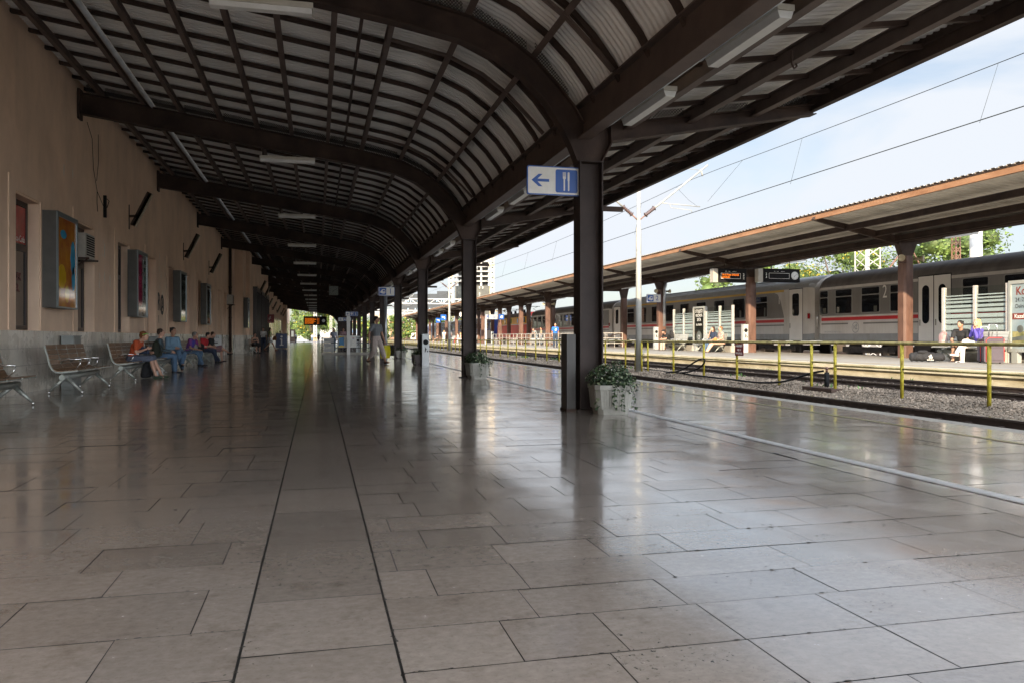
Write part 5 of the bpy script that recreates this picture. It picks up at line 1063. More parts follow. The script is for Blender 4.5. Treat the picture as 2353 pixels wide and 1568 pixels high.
t=T('dark_office_block','dark office block with scattered small bright windows','building',tuple(o+Rt*20+Fw*8)); g=MB(); fbox(g,o,0,126*450/1830,0,16,0,25.3); fbox(g,o,24,30,3,9,25.3,27); g.build('wall',M('slate_cladding',(.022,.028,.034),.55,0,.25,.2,spec=.25),t)
g=MB()
for r_ in range(4):
    for c in range(22):
        if rnd.random()<.5: fbox(g,o,1+c*1.35,1.5+c*1.35,-.12,-.02,6+r_*4.6+3*(c%2)*.3,8+r_*4.6)
g.build('window',M('bright_blue_window',(.2,.32,.40),.15,0,.3,.4),t)
pal=[((.34,.28,.21),'cream'),((.28,.16,.10),'orange'),((.36,.34,.31),'white'),((.2,.17,.15),'brown'),((.33,.25,.17),'ochre')]
for k,(px,wd,d,hh,ci) in enumerate([(790,50,300,6.5,2),(850,45,330,10,0),(895,40,290,6,1),(935,60,350,9,2),(1000,50,310,5.5,4),(1060,60,360,10,0),(1120,70,340,7,3),(1190,60,330,8,2)]):
    o=ray(px,774,d); o.z=0; w_=wd*d/1830; c,nm=pal[ci]; t=T('far_building','%s low %s building in the far background beyond the tracks'%(ords[k],nm),'building',tuple(o+Rt*w_/2+Fw*5),0,'low buildings beyond the yard')
    g=MB(); fbox(g,o,0,w_,0,10,0,hh); g.build('wall',M('far_'+nm,c,.85,0,.15,.3),t); g=MB()
    for r_ in range(int(hh//3)):
        for q in range(int(w_//2)): fbox(g,o,.5+q*2,1.5+q*2,-.1,-.02,1+r_*3,2.5+r_*3)
    g.build('windows',dark_g,t); g=MB(); fbox(g,o,-.4,w_+.4,-.4,10.4,hh,hh+.5); g.build('roof',M('far_roof',(.22,.10,.07),.8,0,.2,.3),t)
# kiosk, shelter and mast at the hall's end
q=ray(684,783,222)
t=T('white_kiosk','small white kiosk with one dark window on the sunny forecourt','kiosk',(q.x+1.3,q.y,0)); g=MB(); g.box(q.x-.1,q.y,0,q.x+2.5,q.y+2.4,2.7); g.build('wall',white_p,t); g=MB(); g.box(q.x+1.6,q.y-.04,1.4,q.x+2.25,q.y-.005,2.35); g.build('window',dark_g,t); g=MB(); g.box(q.x-.2,q.y-.1,2.7,q.x+2.6,q.y+2.5,2.82); g.build('roof',white_p,t)
q=ray(668,783,165); t=T('dark_booth','narrow dark booth with a pale glazed door at the end of the station wall','kiosk',(q.x+.5,q.y,0)); g=MB(); g.box(q.x-.2,q.y,0,q.x+.85,q.y+1,2.6); g.build('wall',steel,t); g=MB(); g.box(q.x+.1,q.y-.04,1.1,q.x+.55,q.y-.005,2.3); g.build('pane',M('pale_pane',(.45,.44,.36),.3),t)
q=ray(724,783,200); t=T('painted_lattice_mast','white lattice mast with an orange foot at the far end of the hall','overhead line mast',(q.x,q.y,0)); g=MB(); lattice(g,q.x,q.y,.9,10,.32,12,.10); g.build('lattice',white_p,t); g=MB(); lattice(g,q.x,q.y,0,.9,.32,1,.10); g.build('foot',M('orange_foot',(.5,.16,.04),.6),t)
for k,(px,w_,d,h_) in enumerate([(735,36,235,4.2),(778,44,232,3.4)]):
    q=ray(px,783,d); t=T('platform_kiosk','%s white kiosk front far behind the departures board'%('left' if k==0 else 'right'),'kiosk',(q.x,q.y,0)); s_=d/1830; o=Vector((q.x,q.y,0)); g=MB(); fbox(g,o,0,w_*s_,0,3,0,h_); g.build('wall',white_p,t); g=MB(); fbox(g,o,.8,w_*s_-.9,-.06,-.01,.9,2.2) ; g.build('shop_front',M('shop_reds',(.42,.22,.16),.4,0,.6,1.5,col2=(.5,.45,.4)),t); g=MB(); fbox(g,o,.5,w_*s_-.4,-.1,-.02,h_-1.1,h_-.45); g.build('name_board',black if k==0 else M('pale_blue_panel',(.25,.42,.6),.4),t)
# ================================================================ trees
lf=M('sunlit_foliage',(.075,.13,.028),.6,0,.4,.8,col2=(.16,.23,.05),island=.6); lfy=M('yellow_blossom',(.45,.33,.03),.6,0,.3,1,island=.3); bark=M('bark',(.08,.06,.045),.9,0,.3,4,.5,20)
for m_ in (lf,lfy):
    nt=m_.node_tree; b=nt.nodes['Principled BSDF']; b.inputs['Transmission Weight'].default_value=0; tl=N(nt,'ShaderNodeBsdfTranslucent'); ms=N(nt,'ShaderNodeMixShader'); ms.inputs[0].default_value=.3; nt.links.new(b.inputs['Base Color'].links[0].from_socket,tl.inputs[0]); nt.links.new(b.outputs[0],ms.inputs[1]); nt.links.new(tl.outputs[0],ms.inputs[2]); nt.links.new(ms.outputs[0],nt.nodes['Material Output'].inputs[0])
def tree(x,y,h,rw,label,seed,n=5200,ls=.30,yel=0,z=-.2,low=.28):
    r_=random.Random(seed); t=T('tree',label,'tree',(x,y,z),0,'broadleaf trees beyond the station')
    g=MB(); g.tube([(x,y,z),(x+.1,y,z+h*.3),(x-.1,y+.1,z+h*.62)],[rw*.085,rw*.065,rw*.03],9); cl=[]
    for k in range(20):
        a=r_.uniform(0,6.28); e=r_.uniform(low,.95); rr=rw*(.35+.6*r_.random())*math.sin(min(1,(e-low+.12)/.45)*PI/2)*(1.15-e*.55); c=Vector((x+rr*math.cos(a),y+rr*math.sin(a),z+h*e)); cl.append((c,rw*r_.uniform(.24,.4)))
        if k<9: g.tube([(x,y,z+h*(.2+.04*k)),((x+c.x)/2,(y+c.y)/2,(z+h*.3+c.z)/2),tuple(c)],[rw*.035,rw*.02,rw*.008],5)
    g.build('trunk',bark,t); g=MB()
    for c,cr_ in cl: g.ball(c,cr_*.5,9,6,sc=(1+.2*math.sin(c.x*9),1,.85))
    for _ in range(n):
        c,cr_=cl[r_.randrange(len(cl))]; d=Vector((r_.gauss(0,1),r_.gauss(0,1),r_.gauss(0,1))).normalized(); p=c+d*cr_*(r_.random()**.4)*Vector((1,1,.8)).length/1.6
        s_=ls*r_.uniform(.5,1.2); a=Vector((r_.gauss(0,1),r_.gauss(0,1),r_.gauss(0,.5))).normalized(); b_=a.cross(d+Vector((r_.gauss(0,.5),r_.gauss(0,.5),.4))).normalized()
        g.add([p-a*s_*.5,p+b_*s_*.3,p+a*s_*.5,p-b_*s_*.3],[(0,1,2,3)],1 if (d.z>.1 and r_.random()<yel) else 0)
    g.build('crown',[lf,lfy],t)
def at(px,d): q=ray(px,774,d); return q.x,q.y
x,y=at(1930,66); tree(x,y,9.6,5.2,'yellow-flowering tree behind the sooty coach roof',1,11000,.26,.16)
x,y=at(1795,75); tree(x,y,8.4,4.2,'tree behind the right platform display',2,5500,.28,.08)
x,y=at(2170,56); tree(x,y,8.6,4.6,'green tree right of the nearest second-platform column',3,9000,.26)
x,y=at(2330,52); tree(x,y,8.2,4.0,'green tree at the right edge behind the coach roof',4,7500,.26)
x,y=at(1640,90); tree(x,y,8.2,3.6,'small dark tree top above the coach with the yellow line',5,2200,.36)
x,y=at(714,205); tree(x,y,13,6.2,'large sunlit tree beyond the end of the hall',6,9000,.5,.12,0,.12)
x,y=at(688,228); tree(x,y,10,4,'smaller tree left of the large tree beyond the hall',7,2200,.6,.1,0,.1)
for k,(px,d,h,r) in enumerate([(835,270,8,5),(870,255,7,5),(920,280,9,6),(970,260,8,5),(1010,285,9,6),(1050,300,9,6)]):
    x,y=at(px,d); tree(x,y,h,r,'%s far tree in the row of greenery beyond the second platform'%ords[k],20+k,1500,.8,.2,0,.12)
hm=MB(); 
for k in range(40):
    a=-.5+k*.045; b=a+.045; d=900; h1=14+6*noise.noise((k*.7,0,0)); h2=14+6*noise.noise(((k+1)*.7,0,0)); hm.add([(d*math.sin(a),d*math.cos(a),-1),(d*math.sin(b),d*math.cos(b),-1),(d*math.sin(b),d*math.cos(b),h2),(d*math.sin(a),d*math.cos(a),h1),(d*1.1*math.sin(a),d*1.1*math.cos(a),-1),(d*1.1*math.sin(b),d*1.1*math.cos(b),-1)],[(0,1,2,3),(3,2,5,4)])
S('far_hills',hm,M('far_wooded_hill',(.05,.07,.05),.9,0,.3,.02,.3,.5))
# ================================================================ people
skinm=M('skin_fair',(.46,.26,.18),.5,0,.06,8); skin2=M('skin_tan',(.36,.19,.12),.5,0,.06,8)
def cloth(n,c,c2=None,sc_=4): return M(n,c,.85,0,.14,sc_,.3,26,col2=c2)
def ell(mb,pts,rad,right,n=14):
    pts=[Vector(p) for p in pts]; k=len(pts); vs=[]
    for i,p in enumerate(pts):
        d=(pts[min(i+1,k-1)]-pts[max(i-1,0)]).normalized(); r_=Vector(right); r_=(r_-d*r_.dot(d)).normalized(); f=d.cross(r_); rx,ry=rad[i]
        vs+=[p+r_*math.cos(2*PI*j/n)*rx+f*math.sin(2*PI*j/n)*ry for j in range(n)]
    fs=[(i*n+j,i*n+(j+1)%n,(i+1)*n+(j+1)%n,(i+1)*n+j) for i in range(k-1) for j in range(n)]
    return mb.add(vs,fs+[tuple(range(n))[::-1],tuple(range((k-1)*n,k*n))])
def cap(mb,p,q,a,b,n=10):
    p=Vector(p);q=Vector(q); mb.tube([p,p.lerp(q,.33),p.lerp(q,.66),q],[a,a*.7+b*.36,a*.36+b*.68,b],n); mb.ball(p,a,10,6); mb.ball(q,b,10,6)
def remesh(mb,name,mat,parent,vox,smooth=2,noise_=0):
    me=bpy.data.meshes.new('tmp'); me.from_pydata(mb.v,[],mb.f); o=bpy.data.objects.new('tmp',me)
    m=o.modifiers.new('r','REMESH'); m.mode='VOXEL'; m.voxel_size=vox; m.use_smooth_shade=True
    s=o.modifiers.new('s','SMOOTH'); s.iterations=smooth; s.factor=.5
    me2=evalmesh(o); bpy.data.meshes.remove(me)
    if noise_:
        for v in me2.vertices: 
            q=v.co*9; v.co+=v.normal*noise_*noise.noise((q.x,q.y*1.0,q.z*.6))
    me2.name=name; me2.materials.clear(); me2.materials.append(mat); me2.polygons.foreach_set('use_smooth',[True]*len(me2.polygons))
    r_=bpy.data.objects.new(name,me2); C.objects.link(r_); r_.parent=parent; return r_
STAND=dict(pel=(0,0,.95),ch=(0,.01,1.30),nk=(0,.0,1.47),hd=(0,.02,1.625),sh=(.185,0,1.41),el=(.235,-.03,1.14),wr=(.235,.05,.90),hip=(.09,0,.92),kn=(.10,.03,.50),an=(.10,-.02,.085),toe=(.11,.14,.03))
SIT=dict(pel=(0,0,.53),ch=(0,.03,.86),nk=(0,.03,1.04),hd=(0,.06,1.19),sh=(.18,.03,.98),el=(.235,.06,.72),wr=(.14,.30,.62),hip=(.09,.03,.53),kn=(.11,.44,.53),an=(.11,.46,.085),toe=(.12,.62,.03))
def person(label,x,y,z,hd,base,ov={},shirt=None,pants=None,skin=None,hair=None,sleeve='short',legs='long',longhair=0,vox=.02,scale=1,shoe=None,cat_='person',look=0,group=None,fat=1,hat=None,skirt=0,bald=0):
    t=T('person',label,'person',(x,y,z),math.atan2(-hd[0],hd[1]),group)
    J={}
    for k,v in base.items():
        if k in ('pel','ch','nk','hd'): J[k]=Vector(v)
        else:
            for s_,n_ in ((1,'R'),(-1,'L')): J[k+n_]=Vector((v[0]*s_,v[1],v[2]))
    for k,v in ov.items(): J[k]=Vector(v)
    S_=scale
    for k in J: J[k]=J[k]*S_
    skin=skin or skinm; near=vox<.016
    X=Vector((1,0,0)); f=fat*S_
    P_,Cc,Nk,H=J['pel'],J['ch'],J['nk'],J['hd']
    def torso(mb,g_):
        a=P_-(Cc-P_).normalized()*.06*S_; pts=[a,P_,P_.lerp(Cc,.45),Cc,Cc.lerp(Nk,.55),Nk-(Nk-Cc)*.05]
        ell(mb,pts,[(.14*f+g_,.10*f+g_),(.165*f+g_,.115*f+g_),(.145*f+g_,.10*f+g_),(.165*f+g_,.115*f+g_),(.15*S_+g_,.085*S_+g_),(.07*S_+g_,.06*S_+g_)],X)
        for n_ in 'RL': cap(mb,Cc.lerp(Nk,.55),J['sh'+n_],.075*S_+g_,.058*S_+g_)
    b=MB(); torso(b,0); cap(b,Nk-Vector((0,0,.03)),H-Vector((0,0,.05))*S_,.055*S_,.05*S_)
    rot=Matrix.Rotation(look,3,'Z'); Hd=(H-Nk).normalized()
    b.ball(H,.1*S_,16,12,sc=(.78,.95,1.18),rot=rot)
    b.ball(H+rot@Vector((0,.045,-.06))*S_,.055*S_,10,8,sc=(.9,.9,.9)); b.ball(H+rot@Vector((0,.10,-.005))*S_,.018*S_,8,6,sc=(.8,1,1.5))
    for s_ in (1,-1): b.ball(H+rot@Vector((s_*.08,-.0,-.005))*S_,.025*S_,8,6,sc=(.35,.8,1.2))
    b.ball(H+rot@Vector((0,.085,-.052))*S_,.022*S_,8,5,sc=(1.2,.6,.4))
    for n_ in 'RL':
        sg=1 if n_=='R' else -1
        cap(b,J['sh'+n_],J['el'+n_],.05*f,.038*f); cap(b,J['el'+n_],J['wr'+n_],.038*f,.026*f)
        d=(J['wr'+n_]-J['el'+n_]).normalized(); w_=J['wr'+n_]; side_=d.cross(Vector((0,1,0))); side_=side_.normalized() if side_.length>.2 else X.copy()
        side_*= 1 if side_.x*sg<0 else 1
        ell(b,[w_,w_+d*.04*S_,w_+d*.09*S_],[(.026*S_,.018*S_),(.04*S_,.017*S_),(.036*S_,.015*S_)],side_,8)
        if near:
            cur=Vector((0,.5,-.3))*.02
            for k,(o_,l) in enumerate(((-.03,.065),(-.01,.075),(.01,.07),(.03,.055))):
                p0=w_+d*.085+side_*o_; b.tube([p0,p0+d*l*.5+cur*.3,p0+d*l+cur],[.0095,.009,.007],7)
            b.tube([w_+d*.03+side_*-.035,w_+d*.06+side_*-.058,w_+d*.085+side_*-.06],[.012,.011,.008],7)
        else: cap(b,w_+d*.08*S_,w_+d*.14*S_,.026*S_,.016*S_,8)
        cap(b,J['hip'+n_],J['kn'+n_],.085*f,.058*f); cap(b,J['kn'+n_],J['kn'+n_].lerp(J['an'+n_],.35)+Vector((0,-.012,0)),.055*f,.055*f); cap(b,J['kn'+n_].lerp(J['an'+n_],.35)+Vector((0,-.012,0)),J['an'+n_],.053*f,.034*f)
        cap(b,J['an'+n_]-Vector((0,0,.03)),J['toe'+n_]+Vector((0,0,.01)),.034*S_,.028*S_)
    body=remesh(b,'body',skin,t,max(vox,.014))
    # clothes
    m=MB(); g_=.014*S_; torso(m,g_)
    for n_ in 'RL':
        if sleeve=='none': continue
        e=J['el'+n_]
        if sleeve=='long': cap(m,J['sh'+n_],e,.056*f+g_*.6,.045*f+g_*.6); cap(m,e,J['wr'+n_],.043*f+g_*.5,.032*f+g_*.4)
        else: q=J['sh'+n_].lerp(e,.62); cap(m,J['sh'+n_],q,.056*f+g_*.7,.052*f+g_*.9)
    if sleeve=='none':
        m=MB(); a=P_-(Cc-P_).normalized()*.06*S_; ell(m,[a,P_,P_.lerp(Cc,.45),Cc,Cc.lerp(Nk,.4)],[(.155*f,.115*f),(.18*f,.13*f),(.16*f,.115*f),(.18*f,.13*f),(.14*S_,.10*S_)],X)
    remesh(m,'shirt',shirt,t,max(vox,.013),2,.012 if near else .008)
    m=MB(); ell(m,[P_+Vector((0,0,.09))*S_,P_,P_-(Cc-P_).normalized()*.09*S_],[(.16*f+g_*.5,.115*f+g_*.5),(.175*f+g_,.125*f+g_),(.15*f+g_,.12*f+g_)],X)
    for n_ in 'RL':
        h_,k_,a_=J['hip'+n_],J['kn'+n_],J['an'+n_]
        if legs=='shorts': cap(m,h_,h_.lerp(k_,.5),.10*f+g_*.5,.095*f+g_)
        elif legs=='knee': cap(m,h_,k_,.095*f+g_,.072*f+g_)
        elif legs=='capri': cap(m,h_,k_,.095*f+g_,.075*f+g_); cap(m,k_,k_.lerp(a_,.55),.075*f+g_,.07*f+g_)
        else: cap(m,h_,k_,.093*f+g_*.7,.066*f+g_*.7); cap(m,k_,a_+Vector((0,0,.02)),.064*f+g_*.7,.052*f+g_*.7)
    if skirt:
        ell(m,[P_,J['hipR'].lerp(J['hipL'],.5).lerp((J['knR']+J['knL'])*.5,.5),(J['knR']+J['knL'])*.5+Vector((0,.06,-.05))],[(.17*f,.14*f),(.19*f,.12*f),(.20*f,.10*f)],X)
    remesh(m,'trousers' if not skirt else 'skirt',pants,t,max(vox,.013),2,.014 if near else .008)
    shoe=shoe or cloth('dark_shoe',(.02,.02,.025))
    for n_ in 'RL':
        m=MB(); a=J['an'+n_]; q=J['toe'+n_]; d=(q-a); d.z=0; d=d.normalized() if d.length>.02 else Vector((0,1,0)); c=a-Vector((0,0,.045))*S_
        ell(m,[c-d*.06*S_,c-d*.03*S_,c+d*.05*S_,c+d*.13*S_,c+d*.19*S_],[(.025*S_,.03*S_),(.038*S_,.05*S_),(.042*S_,.04*S_),(.048*S_,.03*S_),(.03*S_,.018*S_)],X,10); m.smf=[True]*len(m.f); m.build('shoe',shoe,t,world=False)
    if hair:
        m=MB(); m.ball(H+rot@Vector((0,-.022,.028))*S_,.105*S_,14,9,sc=(.84,.96,1.04 if not bald else .8),rot=rot)
        for k in range(7): a=k*.9; m.ball(H+rot@Vector((.06*math.cos(a),-.03+.05*math.sin(a),.09))*S_,.035*S_,8,5)
        if longhair: 
            for k in range(5): cap(m,H+rot@Vector((-.07+.035*k,-.05,.02))*S_,H+rot@Vector((-.09+.045*k,-.085,-.10-.16*longhair))*S_,.04*S_,.022*S_,8)
            for s_ in (1,-1): cap(m,H+rot@Vector((s_*.075,.0,.02))*S_,H+rot@Vector((s_*.085,.01,-.10-.08*longhair))*S_,.03*S_,.018*S_,8)
        remesh(m,'hair',hair,t,max(vox*.8,.01),1,.01)
    if hat:
        m=MB(); m.ball(H+rot@Vector((0,-.01,.05))*S_,.11*S_,12,7,sc=(.85,.98,.8)); ell(m,[H+rot@Vector((0,.06,.055)),H+rot@Vector((0,.19,.04))],[(.07,.015),(.05,.01)],X,10); remesh(m,'cap',hat,t,.014,1)
    if near:
        m=MB()
        for s_ in (1,-1): m.ball(H+rot@Vector((s_*.032,.083,.012))*S_,.010*S_,8,5)
        m.build('eyes',M('eye_dark',(.02,.015,.01),.3),t,world=False)
    return t,J
brown=cloth('hair_brown',(.045,.025,.015)); blackh=cloth('hair_black',(.012,.010,.009)); ginger=cloth('hair_ginger',(.16,.055,.015)); greyh=cloth('hair_grey',(.15,.14,.13)); blond=cloth('hair_blond',(.52,.36,.16))
jeans=cloth('blue_denim',(.045,.085,.15),(.09,.16,.25)); blackc=cloth('black_cloth',(.014,.014,.016)); navy=cloth('navy_cloth',(.02,.03,.06)); whitec=cloth('white_cloth',(.62,.61,.59))
VN=.015
def seat(mbx,y): return mbx
BX=-4.60
Zs=-.035
# six people on the wall benches
person('boy with green band in his ginger hair, orange shirt, bowed over a black bag',BX+.02,22.0,Zs,(1,-.12),SIT,dict(ch=(0,.10,.84),nk=(0,.17,1.0),hd=(0,.29,1.10),shR=(.18,.15,.95),shL=(-.18,.15,.95),elR=(.25,.17,.70),wrR=(.06,.36,.78),elL=(-.25,.15,.70),wrL=(-.05,.42,.70),knR=(.10,.50,.55),anR=(.09,.60,.12),toeR=(.1,.78,.065),knL=(-.10,.48,.55),anL=(-.12,.68,.12),toeL=(-.12,.85,.065)),cloth('orange_shirt',(.42,.07,.02)),cloth('blue_grey_shorts',(.085,.10,.14)),skin=skinm,hair=ginger,legs='knee',vox=VN,shoe=cloth('violet_green_shoe',(.025,.025,.07),(.07,.12,.03),30))
m=MB()
for dy,dx in ((-.10,.60),(.12,.68)):
    for k in range(4): m.tube([(BX+.02+dx,22.0+dy,.085+.03*k),(BX+.02+dx-.004,22.0+dy,.103+.03*k)],.045,10)
thing1('striped_socks',m,whitec,'pale stripes of the socks on the ankles of the boy in orange','socks')
g=MB(); g.tube([(BX+.02+.29+.095*math.sin(a)*.9,21.97-.1*math.cos(a),1.115+.02*math.sin(a)) for a in [k*PI/8-.3 for k in range(10)]],.009,6); thing1('hair_band',g,M('lime_band',(.15,.6,.08),.4),'lime green band round the ginger hair of the boy in orange','hair band')
def bag(label,loc,s_,mat,nm='backpack',cat='bag',rz=0):
    t=T(nm,label,cat,loc,rz); m=MB(); ell(m,[(0,0,.02),(0,0,s_[2]*.2),(0,0,s_[2]*.6),(0,0,s_[2]*.9),(0,0,s_[2])],[(s_[0]*.45,s_[1]*.45),(s_[0]*.52,s_[1]*.5),(s_[0]*.48,s_[1]*.45),(s_[0]*.36,s_[1]*.34),(s_[0]*.15,s_[1]*.15)],(1,0,0),14); remesh(m,'bag_body',mat,t,.016,2,.02); g=MB(); g.tube([(-.04,0,s_[2]*.97),(-.03,0,s_[2]*1.08),(.03,0,s_[2]*1.08),(.04,0,s_[2]*.97)],.009,6); g.tube([(-s_[0]*.3,-s_[1]*.4,s_[2]*.8),(-s_[0]*.34,-s_[1]*.62,s_[2]*.5),(-s_[0]*.3,-s_[1]*.45,s_[2]*.12)],.014,6); g.tube([(s_[0]*.3,-s_[1]*.4,s_[2]*.8),(s_[0]*.34,-s_[1]*.62,s_[2]*.5),(s_[0]*.3,-s_[1]*.45,s_[2]*.12)],.014,6); g.build('strap',mat,t,world=False); g=MB(); g.ball((0,-s_[1]*.42,s_[2]*.35),.5,10,6,sc=(s_[0]*.55,s_[1]*.35,s_[2]*.42)); g.build('pocket',mat,t,world=False); return t
bag('black backpack on the floor behind the shins of the boy in orange',(BX+.32,22.15,0),(.34,.24,.40),blackc,rz=1.4)
bag('black jacket bundled on the lap of the boy in orange',(BX+.30,22.0,.60),(.28,.22,.20),navy,nm='jacket_bundle',cat='jacket')
person('man with dark hair in grey denim shirt looking away along the platform',BX+.02,25.35,Zs,(.95,.3),SIT,dict(nk=(0,.06,1.04),hd=(0,.09,1.20),wrR=(.10,.34,.66),wrL=(-.06,.32,.68)),cloth('grey_denim',(.05,.075,.09)),jeans,hair=brown,sleeve='long',vox=VN,look=-.2)
bag('black and lime backpack on the bench beside the man in grey denim',(BX+.08,24.75,.45),(.34,.26,.48),cloth('black_lime_cloth',(.014,.014,.016),(.03,.04,.015),2),rz=1.5)
person('man with glasses in a pale blue denim shirt and jeans, facing the camera',BX+.16,26.95,Zs+.02,(.72,-.69),SIT,dict(hd=(0,.04,1.24),nk=(0,.01,1.08),ch=(0,.0,.88),shR=(.19,0,1.01),shL=(-.19,0,1.01),wrR=(.10,.22,.72),knR=(.12,.44,.62),anR=(.05,.52,.12),knL=(-.10,.43,.54),anL=(.16,.66,.24),toeL=(.22,.80,.22)),cloth('pale_denim_shirt',(.13,.22,.30)),jeans,hair=blackh,sleeve='long',vox=VN,look=.3,fat=1.12,skin=skin2)
person('grey-haired man in a blue and red football shirt with a hand on his face',BX+.03,30.95,Zs,(.93,-.36),SIT,dict(ch=(0,.12,.85),nk=(0,.20,1.02),hd=(0,.28,1.14),shR=(.18,.17,.97),shL=(-.18,.17,.97),elL=(-.2,.36,.76),wrL=(-.06,.36,.98),elR=(.24,.22,.70),wrR=(.14,.46,.64),anR=(.12,.62,.12),toeR=(.12,.78,.065),anL=(-.14,.36,.12),toeL=(-.14,.52,.065)),cloth('blue_red_shirt',(.015,.06,.36),(.36,.02,.04),2.2),jeans,hair=greyh,vox=.016,skin=skin2)
bag('small black bag on the bench left of the man in the red shirt',(BX+.06,34.1,.45),(.26,.2,.34),blackc,nm='shoulder_bag')
person('dark-haired man in a bright red shirt and dark jeans looking at his phone',BX+.03,34.9,Zs,(.95,-.3),SIT,dict(ch=(0,.07,.86),nk=(0,.13,1.03),hd=(0,.22,1.15),wrR=(.03,.42,.68),wrL=(-.03,.42,.68),anR=(.13,.72,.12),toeR=(.15,.88,.07),anL=(-.10,.50,.12),toeL=(-.1,.66,.07)),cloth('red_shirt',(.36,.015,.02)),navy,hair=blackh,vox=.016,sleeve='short')
person('young man in a black shirt and shorts with one leg crossed over',BX+.10,36.6,Zs,(.97,-.2),SIT,dict(ch=(0,.03,.86),hd=(0,.12,1.18),knR=(.06,.46,.66),anR=(-.12,.74,.42),toeR=(-.14,.88,.40)),blackc,cloth('blue_orange_shorts',(.03,.08,.22),(.4,.16,.05),3),hair=brown,legs='knee',vox=.016)
# further along the wall
person('woman in a black top and skirt sitting alone on a bench by the stepped wall',-4.02,55.0,.0,(.55,-.83),SIT,dict(wrR=(.03,.24,.80),wrL=(-.03,.24,.82)),blackc,blackc,hair=blackh,sleeve='none',legs='knee',skirt=1,vox=.02,fat=1.2)
person('man in a white shirt standing by the dark station doors',-4.0,63.3,.0,(.3,-.95),STAND,{},whitec,navy,hair=blackh,vox=.02)
WALK=dict(knR=(.09,.22,.52),anR=(.09,.40,.10),toeR=(.1,.56,.07),knL=(-.09,-.02,.50),anL=(-.09,-.36,.17),toeL=(-.1,-.24,.05),elR=(.24,-.12,1.16),wrR=(.25,-.10,.92),elL=(-.24,.03,1.15),wrL=(-.24,.16,.95))
person('woman in a green top and white shorts walking with a brown shoulder bag',-3.5,63.0,.0,(.9,.35),STAND,WALK,cloth('olive_top',(.24,.27,.11)),whitec,hair=brown,legs='shorts',vox=.018,skin=skin2,shoe=cloth('red_brown_shoe',(.16,.04,.03)))
bag('brown leather shoulder bag at the hip of the woman in white shorts',(-3.15,63.0,.78),(.30,.16,.32),cloth('brown_leather',(.20,.08,.03)),nm='shoulder_bag')
person('person in dark clothes with a black backpack walking past the blue board',-4.0,91.5,.0,(.8,.5),STAND,WALK,blackc,jeans,hair=blackh,vox=.025)
bag('black backpack worn by the dark-clothed walker past the blue board',(-4.3,91.35,1.02),(.34,.26,.5),blackc,rz=2.6)
person('person in blue shorts sitting on the far bench beside the walker with a backpack',-4.2,93.2,.0,(1,-.2),SIT,{},navy,navy,hair=brown,legs='knee',vox=.025)
person('person in a grey-green shirt sitting farthest along the wall',-4.2,99.2,.0,(1,-.2),SIT,dict(ch=(0,.1,.85),nk=(0,.16,1.02),hd=(0,.24,1.15)),cloth('grey_green_shirt',(.14,.17,.14)),navy,hair=blond,vox=.025)
person('man in a pale blue shirt standing by the white kiosk at the hall end',-3.98,157,.0,(.8,-.5),STAND,dict(wrR=(.08,.3,1.1)),cloth('pale_blue_shirt',(.36,.44,.52)),navy,hair=brown,vox=.03)
q=ray(731.5,787,144.5); person('man in dark clothes standing far off in the middle of the hall end',q.x,q.y,0,(0,1),STAND,{},cloth('slate_shirt',(.06,.08,.11)),blackc,hair=blackh,vox=.03)
q=ray(717,783,200); person('distant man in a white shirt and blue trousers left of the lattice mast',q.x,q.y,0,(0,-1),STAND,{},whitec,jeans,hair=greyh,vox=.03)
# walking man with bags
t,J=person('man in a grey t-shirt and pale cropped trousers walking with shopping bags',2.25,31.7,0,(.60,-.80),STAND,dict(WALK,hd=(0,.03,1.64),knR=(.09,.08,.52),anR=(.10,.30,.22),knL=(-.10,.22,.54),anL=(-.12,.36,.10),toeL=(-.14,.54,.045),anR_=(0,0,0),elR=(.27,-.06,1.15),wrR=(.30,.02,.90),elL=(-.26,.0,1.14),wrL=(-.29,.12,.88)) if 0 else dict(hd=(0,.03,1.64),knL=(-.10,.22,.52),anL=(-.13,.36,.105),toeL=(-.15,.54,.055),knR=(.10,.0,.50),anR=(.10,-.36,.15),toeR=(.11,-.22,.045),elR=(.27,-.09,1.15),wrR=(.30,-.04,.90),elL=(-.27,.0,1.14),wrL=(-.30,.10,.88)),cloth('heather_grey_tshirt',(.14,.15,.16)),cloth('pale_taupe_trousers',(.38,.32,.29)),hair=blackh,legs='capri',vox=.0125,scale=1.055,look=.75,fat=1.05,skin=skin2,shoe=cloth('brown_sandal',(.06,.03,.02)))
def shopper(label,c,s_,mat,rz,logo=False):
    t=T('shopping_bag',label,'bag',c,rz); g=MB(); w_,d,h=s_; rs=[]
    for z,a in ((0,.86),(.02,.92),(h*.5,1.0),(h*.9,.93),(h,.90)): 
        rs.append([(x_*w_/2*a+.006*math.sin(z*40+x_*3+y_),y_*d/2*a*(1 if z<h*.8 else .45),z) for x_,y_ in ((-1,-1),(-.3,-1.12),(.35,-.85),(1,-1),(1,1),(.3,1.1),(-.4,.9),(-1,1))])
    vs=[p for r_ in rs for p in r_]; g.add(vs,[(i*8+j,i*8+(j+1)%8,(i+1)*8+(j+1)%8,(i+1)*8+j) for i in range(4) for j in range(8)]+[tuple(range(8))[::-1]]); g.build('bag_body',mat,t,world=False); g=MB(); g.tube([(-.07,0,h-.02),(-.03,0,h+.10),(.03,0,h+.10),(.07,0,h-.02)],.008,6); g.build('handle',M('red_handle',(.4,.02,.02),.5),t,world=False); return t
hand=rootmat(t)@(J['wrL']); 
shopper('bright yellow shopping bag in the left hand of the walking man',(hand.x+.04,hand.y-.03,.23),(.40,.16,.50),M('yellow_plastic',(.62,.55,.01),.3,0,.15,9,.4,20),-.15)
